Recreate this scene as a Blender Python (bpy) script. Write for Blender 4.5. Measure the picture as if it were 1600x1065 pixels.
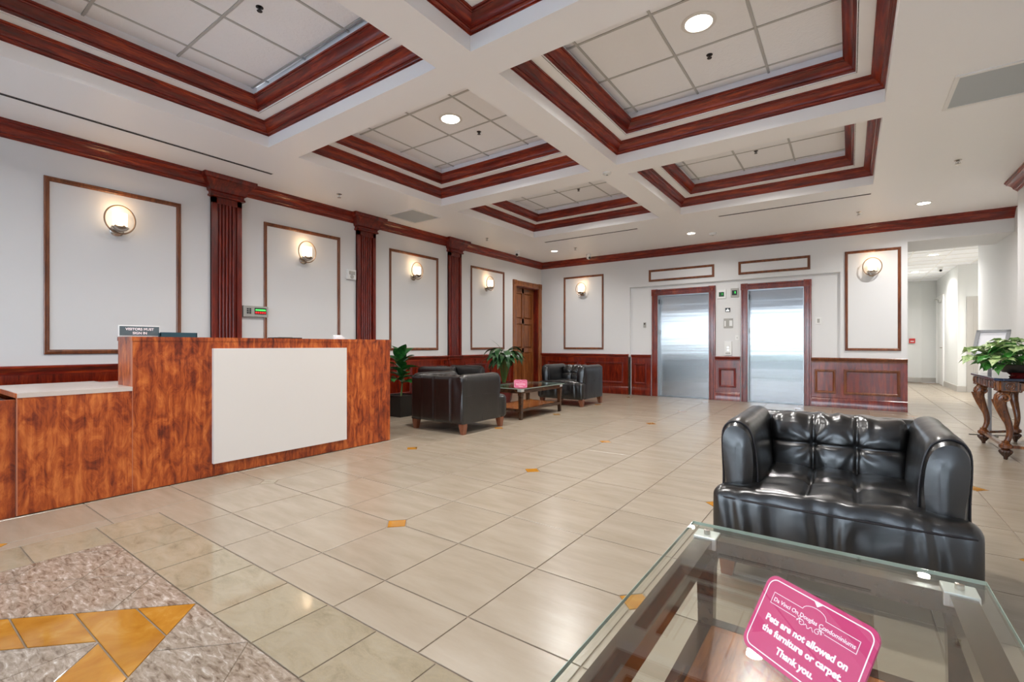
import bpy, bmesh, math, random
from mathutils import Vector, Matrix, noise
random.seed(7)
for o in list(bpy.data.objects): bpy.data.objects.remove(o)
SC = bpy.context.scene
COL = SC.collection
PI = math.pi

# ------------------------------------------------------------------ camera
cam = bpy.data.objects.new('camera', bpy.data.cameras.new('camera'))
COL.objects.link(cam)
cam.location = (0, 0, 1.085)
cam.rotation_euler = (math.radians(90), 0, math.radians(35.54))
cam.data.sensor_width = 36
cam.data.lens = 738.8 / 1600 * 36
cam.data.shift_y = (539.4 - 532.5) / 1600
cam.data.clip_start = 0.05
SC.camera = cam

# ------------------------------------------------------------------ world, exposure
w = bpy.data.worlds.new('sky'); SC.world = w; w.use_nodes = True
nt = w.node_tree; nt.nodes.clear()
wo = nt.nodes.new('ShaderNodeOutputWorld'); bg = nt.nodes.new('ShaderNodeBackground')
tc = nt.nodes.new('ShaderNodeTexCoord'); sp = nt.nodes.new('ShaderNodeSeparateXYZ')
rp = nt.nodes.new('ShaderNodeValToRGB')
nt.links.new(tc.outputs['Generated'], sp.inputs[0]); nt.links.new(sp.outputs['Z'], rp.inputs[0])
rp.color_ramp.elements[0].position = 0.0; rp.color_ramp.elements[0].color = (0.80, 0.90, 1.0, 1)
rp.color_ramp.elements[1].position = 0.8; rp.color_ramp.elements[1].color = (0.45, 0.62, 0.95, 1)
nt.links.new(rp.outputs[0], bg.inputs['Color']); nt.links.new(bg.outputs[0], wo.inputs[0])
bg.inputs['Strength'].default_value = 6.0
SC.view_settings.view_transform = 'Standard'; SC.view_settings.look = 'None'
SC.view_settings.gamma = 1.0; SC.view_settings.use_curve_mapping = False
SC.view_settings.exposure = 0.74
SC.cycles.max_bounces = 12; SC.cycles.diffuse_bounces = 6; SC.cycles.glossy_bounces = 4
SC.cycles.transmission_bounces = 8; SC.cycles.transparent_max_bounces = 12
SC.cycles.sample_clamp_indirect = 6.0

DOWN_W = 9.0      # recessed downlights
COFFER_W = 28.0
SCONCE_W = 0.45

# ------------------------------------------------------------------ materials
def L(c):
    if isinstance(c, str):
        c = [int(c[i:i+2], 16) for i in (0, 2, 4)]
    c = [v / 255 for v in c]
    return tuple(v / 12.92 if v <= .04045 else ((v + .055) / 1.055) ** 2.4 for v in c) + (1,)
def newmat(name):
    m = bpy.data.materials.new(name); m.use_nodes = True
    t = m.node_tree; b = t.nodes['Principled BSDF']
    return m, t, b
def plain(name, col, rough=.5, metal=0, emit=None, es=0, spec=None, coat=0, trans=0, ior=None):
    m, t, b = newmat(name)
    b.inputs['Base Color'].default_value = L(col); b.inputs['Roughness'].default_value = rough
    b.inputs['Metallic'].default_value = metal
    if spec is not None: b.inputs['Specular IOR Level'].default_value = spec
    if coat: b.inputs['Coat Weight'].default_value = coat; b.inputs['Coat Roughness'].default_value = .08
    if emit: b.inputs['Emission Color'].default_value = L(emit); b.inputs['Emission Strength'].default_value = es
    if trans: b.inputs['Transmission Weight'].default_value = trans
    if ior: b.inputs['IOR'].default_value = ior
    return m
def nd(t, k, **kw):
    n = t.nodes.new(k)
    for a, v in kw.items():
        if a in n.inputs: n.inputs[a].default_value = v
        else: setattr(n, a, v)
    return n
def coords(t, scale=(1, 1, 1), rand=True):
    tc = nd(t, 'ShaderNodeTexCoord'); mp = nd(t, 'ShaderNodeMapping'); mp.inputs['Scale'].default_value = scale
    t.links.new(tc.outputs['Object'], mp.inputs['Vector'])
    if rand:
        oi = nd(t, 'ShaderNodeObjectInfo'); mu = nd(t, 'ShaderNodeMath', operation='MULTIPLY'); mu.inputs[1].default_value = 37.0
        cb = nd(t, 'ShaderNodeCombineXYZ')
        t.links.new(oi.outputs['Random'], mu.inputs[0])
        for i in range(3): t.links.new(mu.outputs[0], cb.inputs[i])
        t.links.new(cb.outputs[0], mp.inputs['Location'])
    return mp.outputs['Vector']
def ramp(t, fac, stops):
    r = nd(t, 'ShaderNodeValToRGB'); e = r.color_ramp.elements
    while len(e) < len(stops): e.new(.5)
    for k, (p, c) in zip(e, stops): k.position = p; k.color = L(c)
    t.links.new(fac, r.inputs[0]); return r.outputs[0]
def bump(t, b, h, strength=.2, dist=.01):
    n = nd(t, 'ShaderNodeBump'); n.inputs['Strength'].default_value = strength; n.inputs['Distance'].default_value = dist
    t.links.new(h, n.inputs['Height']); t.links.new(n.outputs[0], b.inputs['Normal'])
def noisetex(t, vec, scale, detail=5, rough=.55, dist=0):
    n = nd(t, 'ShaderNodeTexNoise'); n.inputs['Scale'].default_value = scale; n.inputs['Detail'].default_value = detail
    n.inputs['Roughness'].default_value = rough; n.inputs['Distortion'].default_value = dist
    t.links.new(vec, n.inputs['Vector']); return n.outputs['Fac']
def wood(name, dark, mid, light, axis='z', rough=.3, coat=.3, figure=1.0, scale=1.0):
    m, t, b = newmat(name)
    s = {'x': (.25, 2.2, 2.2), 'y': (2.2, .25, 2.2), 'z': (2.2, 2.2, .25)}[axis]
    v = coords(t, tuple(k * scale for k in s), rand=False)
    f1 = noisetex(t, v, 6, 6, .6, 1.2 * figure); f2 = noisetex(t, v, 40, 4, .6, .3)
    mx = nd(t, 'ShaderNodeMix', data_type='FLOAT'); mx.inputs[0].default_value = .35
    t.links.new(f1, mx.inputs[2]); t.links.new(f2, mx.inputs[3])
    t.links.new(ramp(t, mx.outputs[0], [(.32, dark), (.5, mid), (.68, light)]), b.inputs['Base Color'])
    b.inputs['Roughness'].default_value = rough; b.inputs['Coat Weight'].default_value = coat; b.inputs['Coat Roughness'].default_value = .15
    bump(t, b, f2, .05, .002)
    return m
def stone(name, stops, scale=4, rough=.2, stretch=(1, 1, 1), coat=0, detail=8, dist=1.0, veins=None, var=.06):
    m, t, b = newmat(name)
    v = coords(t, stretch)
    f = noisetex(t, v, scale, detail, .6, dist)
    c = ramp(t, f, stops)
    if veins:
        vn = noisetex(t, v, scale * 1.7, 6, .7, 2.5)
        vr = ramp(t, vn, [(.47, (0, 0, 0)), (.5, (255, 255, 255)), (.53, (0, 0, 0))])
        mx = nd(t, 'ShaderNodeMix', data_type='RGBA'); mx.inputs[7].default_value = L(veins)
        ml = nd(t, 'ShaderNodeMath', operation='MULTIPLY'); ml.inputs[1].default_value = .5
        t.links.new(vr, ml.inputs[0]); t.links.new(ml.outputs[0], mx.inputs[0]); t.links.new(c, mx.inputs[6]); c = mx.outputs[2]
    oi = nd(t, 'ShaderNodeObjectInfo'); mr = nd(t, 'ShaderNodeMapRange')
    mr.inputs[3].default_value = 1 - var; mr.inputs[4].default_value = 1 + var
    hs = nd(t, 'ShaderNodeHueSaturation')
    t.links.new(oi.outputs['Random'], mr.inputs[0]); t.links.new(mr.outputs[0], hs.inputs['Value']); t.links.new(c, hs.inputs['Color'])
    t.links.new(hs.outputs[0], b.inputs['Base Color'])
    b.inputs['Roughness'].default_value = rough
    if coat: b.inputs['Coat Weight'].default_value = coat; b.inputs['Coat Roughness'].default_value = .05
    return m
def paint(name, col, rough=.55, bs=.03, sc=90):
    m, t, b = newmat(name); b.inputs['Base Color'].default_value = L(col); b.inputs['Roughness'].default_value = rough
    bump(t, b, noisetex(t, coords(t, rand=False), sc, 3, .5, 1.0 if sc < 90 else 0), bs, .002 if sc == 90 else .006); return m
def leather(name):
    m, t, b = newmat(name); v = coords(t, rand=False)
    n1 = noisetex(t, v, 14, 6, .6, .8)
    t.links.new(ramp(t, n1, [(.3, (5, 5, 6)), (.6, (10, 9, 9)), (.8, (22, 17, 14))]), b.inputs['Base Color'])
    mr = nd(t, 'ShaderNodeMapRange'); mr.inputs[3].default_value = .24; mr.inputs[4].default_value = .38
    t.links.new(n1, mr.inputs[0]); t.links.new(mr.outputs[0], b.inputs['Roughness'])
    b.inputs['Specular IOR Level'].default_value = .9; b.inputs['Coat Weight'].default_value = .12; b.inputs['Coat Roughness'].default_value = .2
    vo = nd(t, 'ShaderNodeTexVoronoi'); vo.inputs['Scale'].default_value = 260; t.links.new(v, vo.inputs['Vector'])
    n2 = noisetex(t, v, 16, 3, .5, .8)
    ad = nd(t, 'ShaderNodeMath', operation='MULTIPLY_ADD'); ad.inputs[1].default_value = .03
    t.links.new(vo.outputs['Distance'], ad.inputs[0]); t.links.new(n2, ad.inputs[2])
    bump(t, b, ad.outputs[0], .35, .0025)
    return m
def steel(name):
    m, t, b = newmat(name)
    b.inputs['Base Color'].default_value = L((172, 174, 176)); b.inputs['Metallic'].default_value = 1
    v = coords(t, (.12, 1, 3.0), rand=False)
    big = noisetex(t, v, .9, 3, .5)
    v2 = coords(t, (2, 2, 160), rand=True); fine = noisetex(t, v2, 3, 3, .5)
    mr = nd(t, 'ShaderNodeMapRange'); mr.inputs[3].default_value = .17; mr.inputs[4].default_value = .25
    t.links.new(fine, mr.inputs[0]); t.links.new(mr.outputs[0], b.inputs['Roughness'])
    bump(t, b, big, .2, .02)
    tg = nd(t, 'ShaderNodeTangent', direction_type='UV_MAP'); tg.uv_map = 'UVMap'; t.links.new(tg.outputs[0], b.inputs['Tangent']); b.inputs['Anisotropic'].default_value = .92
    return m
def leafmat(name, dark, light, edge, veinscale=18):
    m, t, b = newmat(name)
    v = coords(t)
    f = noisetex(t, v, veinscale, 4, .6, .6)
    t.links.new(ramp(t, f, [(.35, dark), (.55, light), (.7, edge)]), b.inputs['Base Color'])
    b.inputs['Roughness'].default_value = .35; b.inputs['Subsurface Weight'].default_value = 0
    return m
M = {}
M['wall'] = paint('wall_paint', (222, 222, 222))
M['panelwall'] = M['wall']
M['ceiling'] = paint('ceiling_paint', (249, 248, 247), .45)
M['white'] = paint('white_paint', (234, 234, 232), .5)
M['corr'] = paint('corridor_paint', (220, 221, 219))
M['taupe'] = paint('taupe_trim_paint', (176, 172, 166), .4)
M['ctile'] = paint('ceiling_tile_board', (246, 247, 249), .8, .6, 28)
M['tbar'] = plain('ceiling_grid_metal', (188, 188, 186), .5)
M['cherry'] = wood('cherry_moulding', (58, 8, 3), (118, 26, 8), (176, 66, 20), 'y', .34, .12)
M['cherryx'] = wood('cherry_moulding_cross', (58, 8, 3), (118, 26, 8), (176, 66, 20), 'x', .34, .12)
M['cherryz'] = wood('cherry_upright', (50, 8, 4), (106, 22, 9), (150, 46, 18), 'z', .33, .15)
M['frame'] = wood('walnut_brown_moulding', (76, 36, 17), (116, 62, 31), (148, 90, 50), 'z', .35, .3)
M['doorwood'] = wood('honey_door_wood', (92, 46, 20), (140, 80, 38), (172, 110, 60), 'z', .3, .35)
M['wains'] = wood('mahogany_wainscot', (56, 10, 5), (108, 28, 11), (150, 54, 20), 'z', .2, .8)
M['desk'] = wood('cherry_laminate', (100, 28, 6), (164, 66, 20), (204, 104, 44), 'z', .36, .1, figure=2.2, scale=.85)
def burl(name):
    m, t, b = newmat(name); v = coords(t, (1, 1, .42), rand=False); v2 = coords(t, (1, 1, .06), rand=False)
    f1 = noisetex(t, v, 13, 10, .7, 1.0); f2 = noisetex(t, v2, 34, 3, .6, .2); f3 = noisetex(t, v, 2.2, 3, .5, .6)
    a1 = nd(t, 'ShaderNodeMath', operation='MULTIPLY_ADD'); a1.inputs[1].default_value = .28; t.links.new(f2, a1.inputs[0])
    m1 = nd(t, 'ShaderNodeMath', operation='MULTIPLY'); m1.inputs[1].default_value = .55; t.links.new(f1, m1.inputs[0]); t.links.new(m1.outputs[0], a1.inputs[2])
    a2 = nd(t, 'ShaderNodeMath', operation='MULTIPLY_ADD'); a2.inputs[1].default_value = .2; t.links.new(f3, a2.inputs[0]); t.links.new(a1.outputs[0], a2.inputs[2])
    t.links.new(ramp(t, a2.outputs[0], [(.40, (76, 20, 5)), (.475, (128, 48, 14)), (.54, (166, 76, 26)), (.63, (202, 112, 52))]), b.inputs['Base Color'])
    b.inputs['Roughness'].default_value = .36; b.inputs['Coat Weight'].default_value = .1; return m
M['desk'] = burl('cherry_laminate_burl')
M['deskedge'] = plain('desk_edge_banding', (176, 108, 80), .4)
M['countertop'] = plain('grey_laminate_top', (196, 184, 176), .25)
M['deskwhite'] = plain('white_laminate_panel', (214, 210, 206), .35)
M['tile'] = stone('beige_porcelain', [(.25, (141, 128, 110)), (.5, (150, 138, 121)), (.75, (158, 147, 131))], 3.0, .26, (.8, 3.5, 1), 0, 10, .25, var=.03)
M['grout'] = plain('grout', (132, 118, 102), .8)
M['cream'] = stone('cream_marble', [(.25, (126, 114, 94)), (.45, (146, 135, 114)), (.7, (157, 147, 128))], 6, .07, (1, 2, 1), 0, 10, .8, veins=(160, 146, 120), var=.05)
M['brown'] = stone('brown_marble', [(.32, (98, 84, 71)), (.45, (138, 124, 110)), (.58, (160, 148, 135)), (.72, (204, 198, 190))], 24, .07, (.7, 2.2, 1), 0, 12, .7, veins=(120, 98, 78), var=.06)
M['gold'] = stone('gold_marble', [(.3, (150, 96, 24)), (.55, (170, 118, 42)), (.75, (188, 144, 76))], 5, .08, (1, 1, 1), 0, 8, 1.2, var=.07)
M['leather'] = leather('black_leather')
M['seam'] = plain('leather_piping', (34, 32, 36), .35)
M['leg'] = wood('tapered_leg_wood', (92, 46, 28), (126, 72, 48), (150, 96, 68), 'z', .3, .4)
M['steel'] = steel('brushed_steel')
M['jamb'] = plain('steel_jamb', (176, 178, 180), .3, 1)
M['chrome'] = plain('nickel', (196, 188, 178), .22, 1)
M['ring'] = plain('brushed_nickel_ring', (150, 128, 110), .35, 1)
M['capmetal'] = plain('satin_silver_cap', (232, 232, 230), .35, .6)
M['shade'] = plain('lit_opal_glass', (255, 244, 226), .4, 0, (255, 226, 186), 2.0)
M['lamp'] = plain('lit_lamp_lens', (255, 250, 240), .4, 0, (255, 246, 228), 22)
M['lampwhite'] = plain('lamp_trim_white', (236, 234, 230), .35)
M['plasticw'] = plain('white_plastic', (232, 232, 230), .35)
M['plasticg'] = plain('grey_plastic', (168, 166, 160), .4)
M['black'] = plain('black_plastic', (14, 14, 16), .3)
M['dark'] = plain('dark_gap', (26, 24, 26), .7)
M['grille'] = plain('perforated_grille', (184, 190, 192), .6)
M['green'] = plain('green_led', (30, 160, 60), .4, 0, (70, 210, 90), 1.2)
M['greendim'] = plain('dim_green_display', (14, 42, 20), .3, 0, (20, 70, 30), .25)
M['red'] = plain('red_plastic', (196, 44, 40), .4)
M['redled'] = plain('red_led', (160, 20, 20), .4, 0, (200, 30, 30), 1.0)
M['darkwood'] = wood('espresso_wood', (36, 22, 15), (62, 40, 27), (92, 62, 40), 'y', .2, .5)
M['shelfwood'] = wood('walnut_shelf', (96, 48, 22), (156, 92, 46), (190, 128, 74), 'y', .25, .4)
M['pink'] = plain('pink_sign_face', (206, 76, 124), .2, coat=.4)
M['signwhite'] = plain('white_print', (248, 240, 244), .4)
M['slate'] = plain('slate_sign_face', (84, 98, 104), .4)
M['teal'] = plain('dark_teal_board', (38, 72, 84), .4)
M['carved'] = wood('carved_walnut', (44, 20, 8), (100, 54, 24), (158, 98, 48), 'z', .26, .5, scale=2)
M['carvedark'] = wood('carved_walnut_dark', (24, 11, 6), (54, 26, 12), (92, 52, 26), 'z', .35, .4, scale=2)
M['bluestone'] = stone('dark_blue_marble_top', [(.3, (18, 26, 44)), (.55, (34, 46, 72)), (.8, (82, 96, 122))], 12, .06, var=0)
M['pot'] = plain('black_glazed_pot', (9, 8, 9), .3)
M['potred'] = plain('dark_red_glazed_pot', (92, 18, 18), .22, coat=.5)
M['soil'] = plain('potting_soil', (46, 34, 26), .9)
M['leafg'] = leafmat('glossy_dark_leaf', (16, 58, 26), (36, 98, 40), (70, 130, 60))
M['leafl'] = leafmat('peace_lily_leaf', (18, 44, 22), (44, 88, 46), (110, 138, 100))
M['leafp'] = leafmat('variegated_leaf', (104, 150, 76), (188, 208, 148), (228, 234, 196), 30)
M['leafd'] = leafmat('young_green_leaf', (30, 92, 30), (70, 140, 56), (110, 170, 90), 30)
M['stem'] = plain('green_stem', (86, 118, 60), .5)
M['greymetal'] = plain('grey_powder_coat', (150, 152, 156), .4, .4)
M['paper'] = plain('white_paper', (232, 232, 236), .6)
M['alum'] = plain('dark_bronze_aluminium', (60, 58, 56), .4, .5)
M['asphalt'] = plain('pale_concrete_pavement', (200, 198, 194), .9)
M['road'] = plain('dark_asphalt', (112, 112, 112), .9)
M['hedge'] = leafmat('hedge_leaf', (40, 84, 34), (72, 120, 56), (104, 148, 80), 6)
def clear_glass(name, tint, fac=.12, rough=0.0):
    m, t, b = newmat(name); t.nodes.remove(b); out = t.nodes['Material Output']
    gl = nd(t, 'ShaderNodeBsdfGlossy'); gl.inputs['Roughness'].default_value = rough; gl.inputs['Color'].default_value = (1, 1, 1, 1)
    tr = nd(t, 'ShaderNodeBsdfTransparent'); tr.inputs['Color'].default_value = tint
    fr = nd(t, 'ShaderNodeFresnel'); ge = nd(t, 'ShaderNodeNewGeometry'); im = nd(t, 'ShaderNodeMapRange')
    im.inputs[3].default_value = 1.5; im.inputs[4].default_value = 1 / 1.5
    t.links.new(ge.outputs['Backfacing'], im.inputs[0]); t.links.new(im.outputs[0], fr.inputs['IOR'])
    mx = nd(t, 'ShaderNodeMixShader')
    t.links.new(fr.outputs[0], mx.inputs[0]); t.links.new(tr.outputs[0], mx.inputs[1]); t.links.new(gl.outputs[0], mx.inputs[2])
    t.links.new(mx.outputs[0], out.inputs[0]); return m
M['glass'] = clear_glass('table_glass', (.955, .98, .965, 1))
M['glassedge'] = plain('green_glass_edge', (150, 172, 160), .1, coat=.5)
M['winglass'] = clear_glass('window_glass', (.97, .98, .98, 1))
M['acrylic'] = clear_glass('clear_acrylic', (.97, .97, .97, 1))

# ------------------------------------------------------------------ mesh builder
class MB:
    def __init__(s): s.v = []; s.f = []
    def quad(s, *p):
        n = len(s.v); s.v += [tuple(q) for q in p]; s.f.append(tuple(range(n, n + len(p)))); return s
    def box(s, x0, x1, y0, y1, z0, z1, c=0):
        if x1 < x0: x0, x1 = x1, x0
        if y1 < y0: y0, y1 = y1, y0
        if z1 < z0: z0, z1 = z1, z0
        n = len(s.v)
        s.v += [(x, y, z) for z in (z0, z1) for x, y in ((x0, y0), (x1, y0), (x1, y1), (x0, y1))]
        s.f += [tuple(n + i for i in q) for q in ((3, 2, 1, 0), (4, 5, 6, 7), (0, 1, 5, 4), (1, 2, 6, 5), (2, 3, 7, 6), (3, 0, 4, 7))]
        return s
    def prism(s, poly, z0, z1):
        n = len(s.v); k = len(poly)
        s.v += [(x, y, z0) for x, y in poly] + [(x, y, z1) for x, y in poly]
        s.f.append(tuple(n + i for i in reversed(range(k)))); s.f.append(tuple(n + k + i for i in range(k)))
        for i in range(k):
            j = (i + 1) % k; s.f.append((n + i, n + j, n + k + j, n + k + i))
        return s
    def loft(s, rings, closed=True, caps=True):
        n = len(s.v); k = len(rings[0])
        for r in rings: s.v += [tuple(p) for p in r]
        for a in range(len(rings) - 1):
            for i in range(k if closed else k - 1):
                j = (i + 1) % k
                s.f.append((n + a * k + i, n + a * k + j, n + (a + 1) * k + j, n + (a + 1) * k + i))
        if caps and closed:
            s.f.append(tuple(n + i for i in reversed(range(k))))
            m = n + (len(rings) - 1) * k; s.f.append(tuple(m + i for i in range(k)))
        return s
    def lathe(s, prof, cx=0, cy=0, cz=0, n=20, flute=0, fa=0):
        rings = []
        for r, z in prof:
            ring = []
            for i in range(n):
                a = 2 * PI * i / n; rr = r * (1 - (fa * abs(math.sin(a * flute / 2)) if flute else 0))
                ring.append((cx + rr * math.cos(a), cy + rr * math.sin(a), cz + z))
            rings.append(ring)
        return s.loft(rings)
    def tube(s, pts, rad, n=10, closed=False):
        P = [Vector(p) for p in pts]; rings = []
        up = Vector((0, 0, 1)); last = None
        m = len(P)
        for i in range(m):
            if closed: d = P[(i + 1) % m] - P[i - 1]
            else: d = P[min(i + 1, m - 1)] - P[max(i - 1, 0)]
            d.normalize()
            if last is None:
                a = d.cross(up)
                if a.length < .1: a = d.cross(Vector((1, 0, 0)))
            else: a = last - d * last.dot(d)
            a.normalize(); last = a; b = d.cross(a)
            r = rad[i] if isinstance(rad, (list, tuple)) else rad
            rings.append([P[i] + a * (r * math.cos(2 * PI * k / n)) + b * (r * math.sin(2 * PI * k / n)) for k in range(n)])
        if closed: rings.append(rings[0])
        return s.loft(rings, True, not closed)
    def sweep(s, path, prof, closed=False):
        """prof: list of (d, z); d = offset to the right of travel"""
        n = len(path); rings = []
        for i in range(n):
            p = Vector(path[i])
            def nrm(a, b):
                d = (Vector(b) - Vector(a)).normalized(); return Vector((d.y, -d.x))
            if closed: n1, n2 = nrm(path[i - 1], path[i]), nrm(path[i], path[(i + 1) % n])
            else:
                n1 = nrm(path[i - 1], path[i]) if i else nrm(path[0], path[1])
                n2 = nrm(path[i], path[i + 1]) if i < n - 1 else n1
            mi = (n1 + n2); mi = mi / max(.2, (1 + n1.dot(n2)))
            rings.append([(p.x + mi.x * d, p.y + mi.y * d, z) for d, z in prof])
        if closed: rings.append(rings[0])
        return s.loft(rings, True, not closed)
    def build(s, name, mat, parent=None, smooth=False, loc=None, rot=None, bevel=0, kind=None, sharp=35):
        me = bpy.data.meshes.new(name)
        off = Vector((0, 0, 0))
        me.from_pydata([tuple(v) for v in s.v], [], s.f)
        bm = bmesh.new(); bm.from_mesh(me)
        bmesh.ops.recalc_face_normals(bm, faces=bm.faces)
        if bevel:
            bmesh.ops.bevel(bm, geom=bm.edges[:], offset=bevel, segments=2, profile=.6, affect='EDGES', clamp_overlap=True)
        bm.to_mesh(me); bm.free()
        if smooth:
            me.polygons.foreach_set('use_smooth', [True] * len(me.polygons))
            if sharp: me.set_sharp_from_angle(angle=math.radians(sharp))
        if mat: me.materials.append(M[mat] if isinstance(mat, str) else mat)
        return link(name, me, parent, loc, rot, kind)
def link(name, me, parent=None, loc=None, rot=None, kind=None):
    o = bpy.data.objects.new(name, me); COL.objects.link(o)
    if parent: o.parent = parent
    if loc: o.location = loc
    if rot: o.rotation_euler = rot
    if kind: o['kind'] = kind
    return o
def tag(o, label, cat, group=None):
    o['label'] = label; o['category'] = cat
    if group: o['group'] = group
    return o
def thing(name, label, cat, loc=(0, 0, 0), rz=0, group=None):
    o = bpy.data.objects.new(name, None); COL.objects.link(o); o.location = loc; o.rotation_euler = (0, 0, rz)
    o.empty_display_size = .1
    return tag(o, label, cat, group)
def struct(o): o['kind'] = 'structure'; return o
def sempty(name, loc=(0, 0, 0)):
    o = bpy.data.objects.new(name, None); COL.objects.link(o); o.location = loc; return struct(o)
def dup(root, loc, rz, label, group=None):
    r = root.copy(); COL.objects.link(r); r.location = loc; r.rotation_euler = (0, 0, rz); r['label'] = label
    if group: r['group'] = group
    for ch in list(root.children):
        c = ch.copy(); COL.objects.link(c); c.parent = r
        for g in ch.children:
            d = g.copy(); COL.objects.link(d); d.parent = c
            if d.type == 'LIGHT': pass
    return r
def rbox(cx, cy, cz, sx, sy, sz, r, n=(8, 8, 8), fn=None):
    """rounded box, sizes are full; fn displaces (local point, normal) -> point"""
    mb = MB(); hx, hy, hz = sx / 2, sy / 2, sz / 2
    idx = {}; NX, NY, NZ = n
    def P(i, j, k):
        key = (i, j, k)
        if key in idx: return idx[key]
        def sm(t): return t
        p = Vector(((2 * i / NX - 1) * hx, (2 * j / NY - 1) * hy, (2 * k / NZ - 1) * hz))
        q = Vector((max(-hx + r, min(hx - r, p.x)), max(-hy + r, min(hy - r, p.y)), max(-hz + r, min(hz - r, p.z))))
        d = p - q; nn = d.normalized() if d.length > 1e-9 else Vector((0, 0, 1))
        if d.length > 1e-9: p = q + nn * r
        if fn: p = fn(p, nn)
        idx[key] = len(mb.v); mb.v.append((p.x + cx, p.y + cy, p.z + cz)); return idx[key]
    for a in range(NX):
        for b in range(NY):
            mb.f.append((P(a, b, 0), P(a, b + 1, 0), P(a + 1, b + 1, 0), P(a + 1, b, 0)))
            mb.f.append((P(a, b, NZ), P(a + 1, b, NZ), P(a + 1, b + 1, NZ), P(a, b + 1, NZ)))
    for a in range(NX):
        for c in range(NZ):
            mb.f.append((P(a, 0, c), P(a + 1, 0, c), P(a + 1, 0, c + 1), P(a, 0, c + 1)))
            mb.f.append((P(a, NY, c), P(a, NY, c + 1), P(a + 1, NY, c + 1), P(a + 1, NY, c)))
    for b in range(NY):
        for c in range(NZ):
            mb.f.append((P(0, b, c), P(0, b, c + 1), P(0, b + 1, c + 1), P(0, b + 1, c)))
            mb.f.append((P(NX, b, c), P(NX, b + 1, c), P(NX, b + 1, c + 1), P(NX, b, c + 1)))
    return mb

# ================================================================== SETTING
XL, YB, ZC = -6.25, 10.0, 3.12
XR, YF = 1.675, -5.0
YW, XW = -.3, -11.0      # the left wall ends here and the entrance lobby opens to the left
P_ = .504

# ---- floor: grout slab with single tiles laid in it
floor = struct(MB().box(-6.6, 4.2, YF - .2, 18.6, -.06, -.004).box(XW - .2, -6.6, YF - .2, YW + .1, -.06, -.004).build('floor', 'grout'))
GX0, GY0 = -2.25, 1.94 - 3 * P_
J = .0035
def inset_poly(poly, j):
    n = len(poly); out = []
    ar = sum(poly[i][0] * poly[(i + 1) % n][1] - poly[(i + 1) % n][0] * poly[i][1] for i in range(n))
    if ar < 0: poly = poly[::-1]
    for i in range(n):
        a, b, c = Vector(poly[i - 1]), Vector(poly[i]), Vector(poly[(i + 1) % n])
        d1 = (b - a).normalized(); d2 = (c - b).normalized()
        n1 = Vector((-d1.y, d1.x)); n2 = Vector((-d2.y, d2.x))
        m = (n1 + n2) / max(.3, 1 + n1.dot(n2)); out.append((b.x + m.x * j, b.y + m.y * j))
    return out
def slab(poly, name, mat, j=J, top=0.0, parent=floor, thick=.012, lip=.0015):
    poly = inset_poly(poly, j)
    c = (sum(p[0] for p in poly) / len(poly), sum(p[1] for p in poly) / len(poly))
    loc = [(x - c[0], y - c[1]) for x, y in poly]
    inn = inset_poly(loc, lip)
    if len(inn) != len(loc): inn = loc
    ar = sum(loc[i][0] * loc[(i + 1) % len(loc)][1] - loc[(i + 1) % len(loc)][0] * loc[i][1] for i in range(len(loc)))
    if ar < 0: loc = loc[::-1]
    mb = MB(); mb.loft([[(x, y, -thick) for x, y in loc], [(x, y, -lip) for x, y in loc], [(x, y, 0) for x, y in inn]])
    return mb.build(name, mat, parent, loc=(c[0], c[1], top))
def clip(poly, a, b, c):
    """keep a*x+b*y<=c"""
    out = []
    n = len(poly)
    for i in range(n):
        p, q = poly[i], poly[(i + 1) % n]
        fp, fq = a * p[0] + b * p[1] - c, a * q[0] + b * q[1] - c
        if fp <= 1e-9: out.append(p)
        if (fp < -1e-9 and fq > 1e-9) or (fp > 1e-9 and fq < -1e-9):
            t = fp / (fp - fq); out.append((p[0] + t * (q[0] - p[0]), p[1] + t * (q[1] - p[1])))
    r = []
    for p in out:
        if not r or math.dist(p, r[-1]) > 1e-5: r.append(p)
    if len(r) > 1 and math.dist(r[0], r[-1]) < 1e-5: r.pop()
    return r
def area(p): return abs(sum(p[i][0] * p[(i + 1) % len(p)][1] - p[(i + 1) % len(p)][0] * p[i][1] for i in range(len(p)))) / 2 if len(p) > 2 else 0
DR = .078
MX0, MY1 = -3.65, 1.166          # the marble carpet by the entrance: x > MX0, y < MY1
tiles = []
far = MB()
shared = {}
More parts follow.
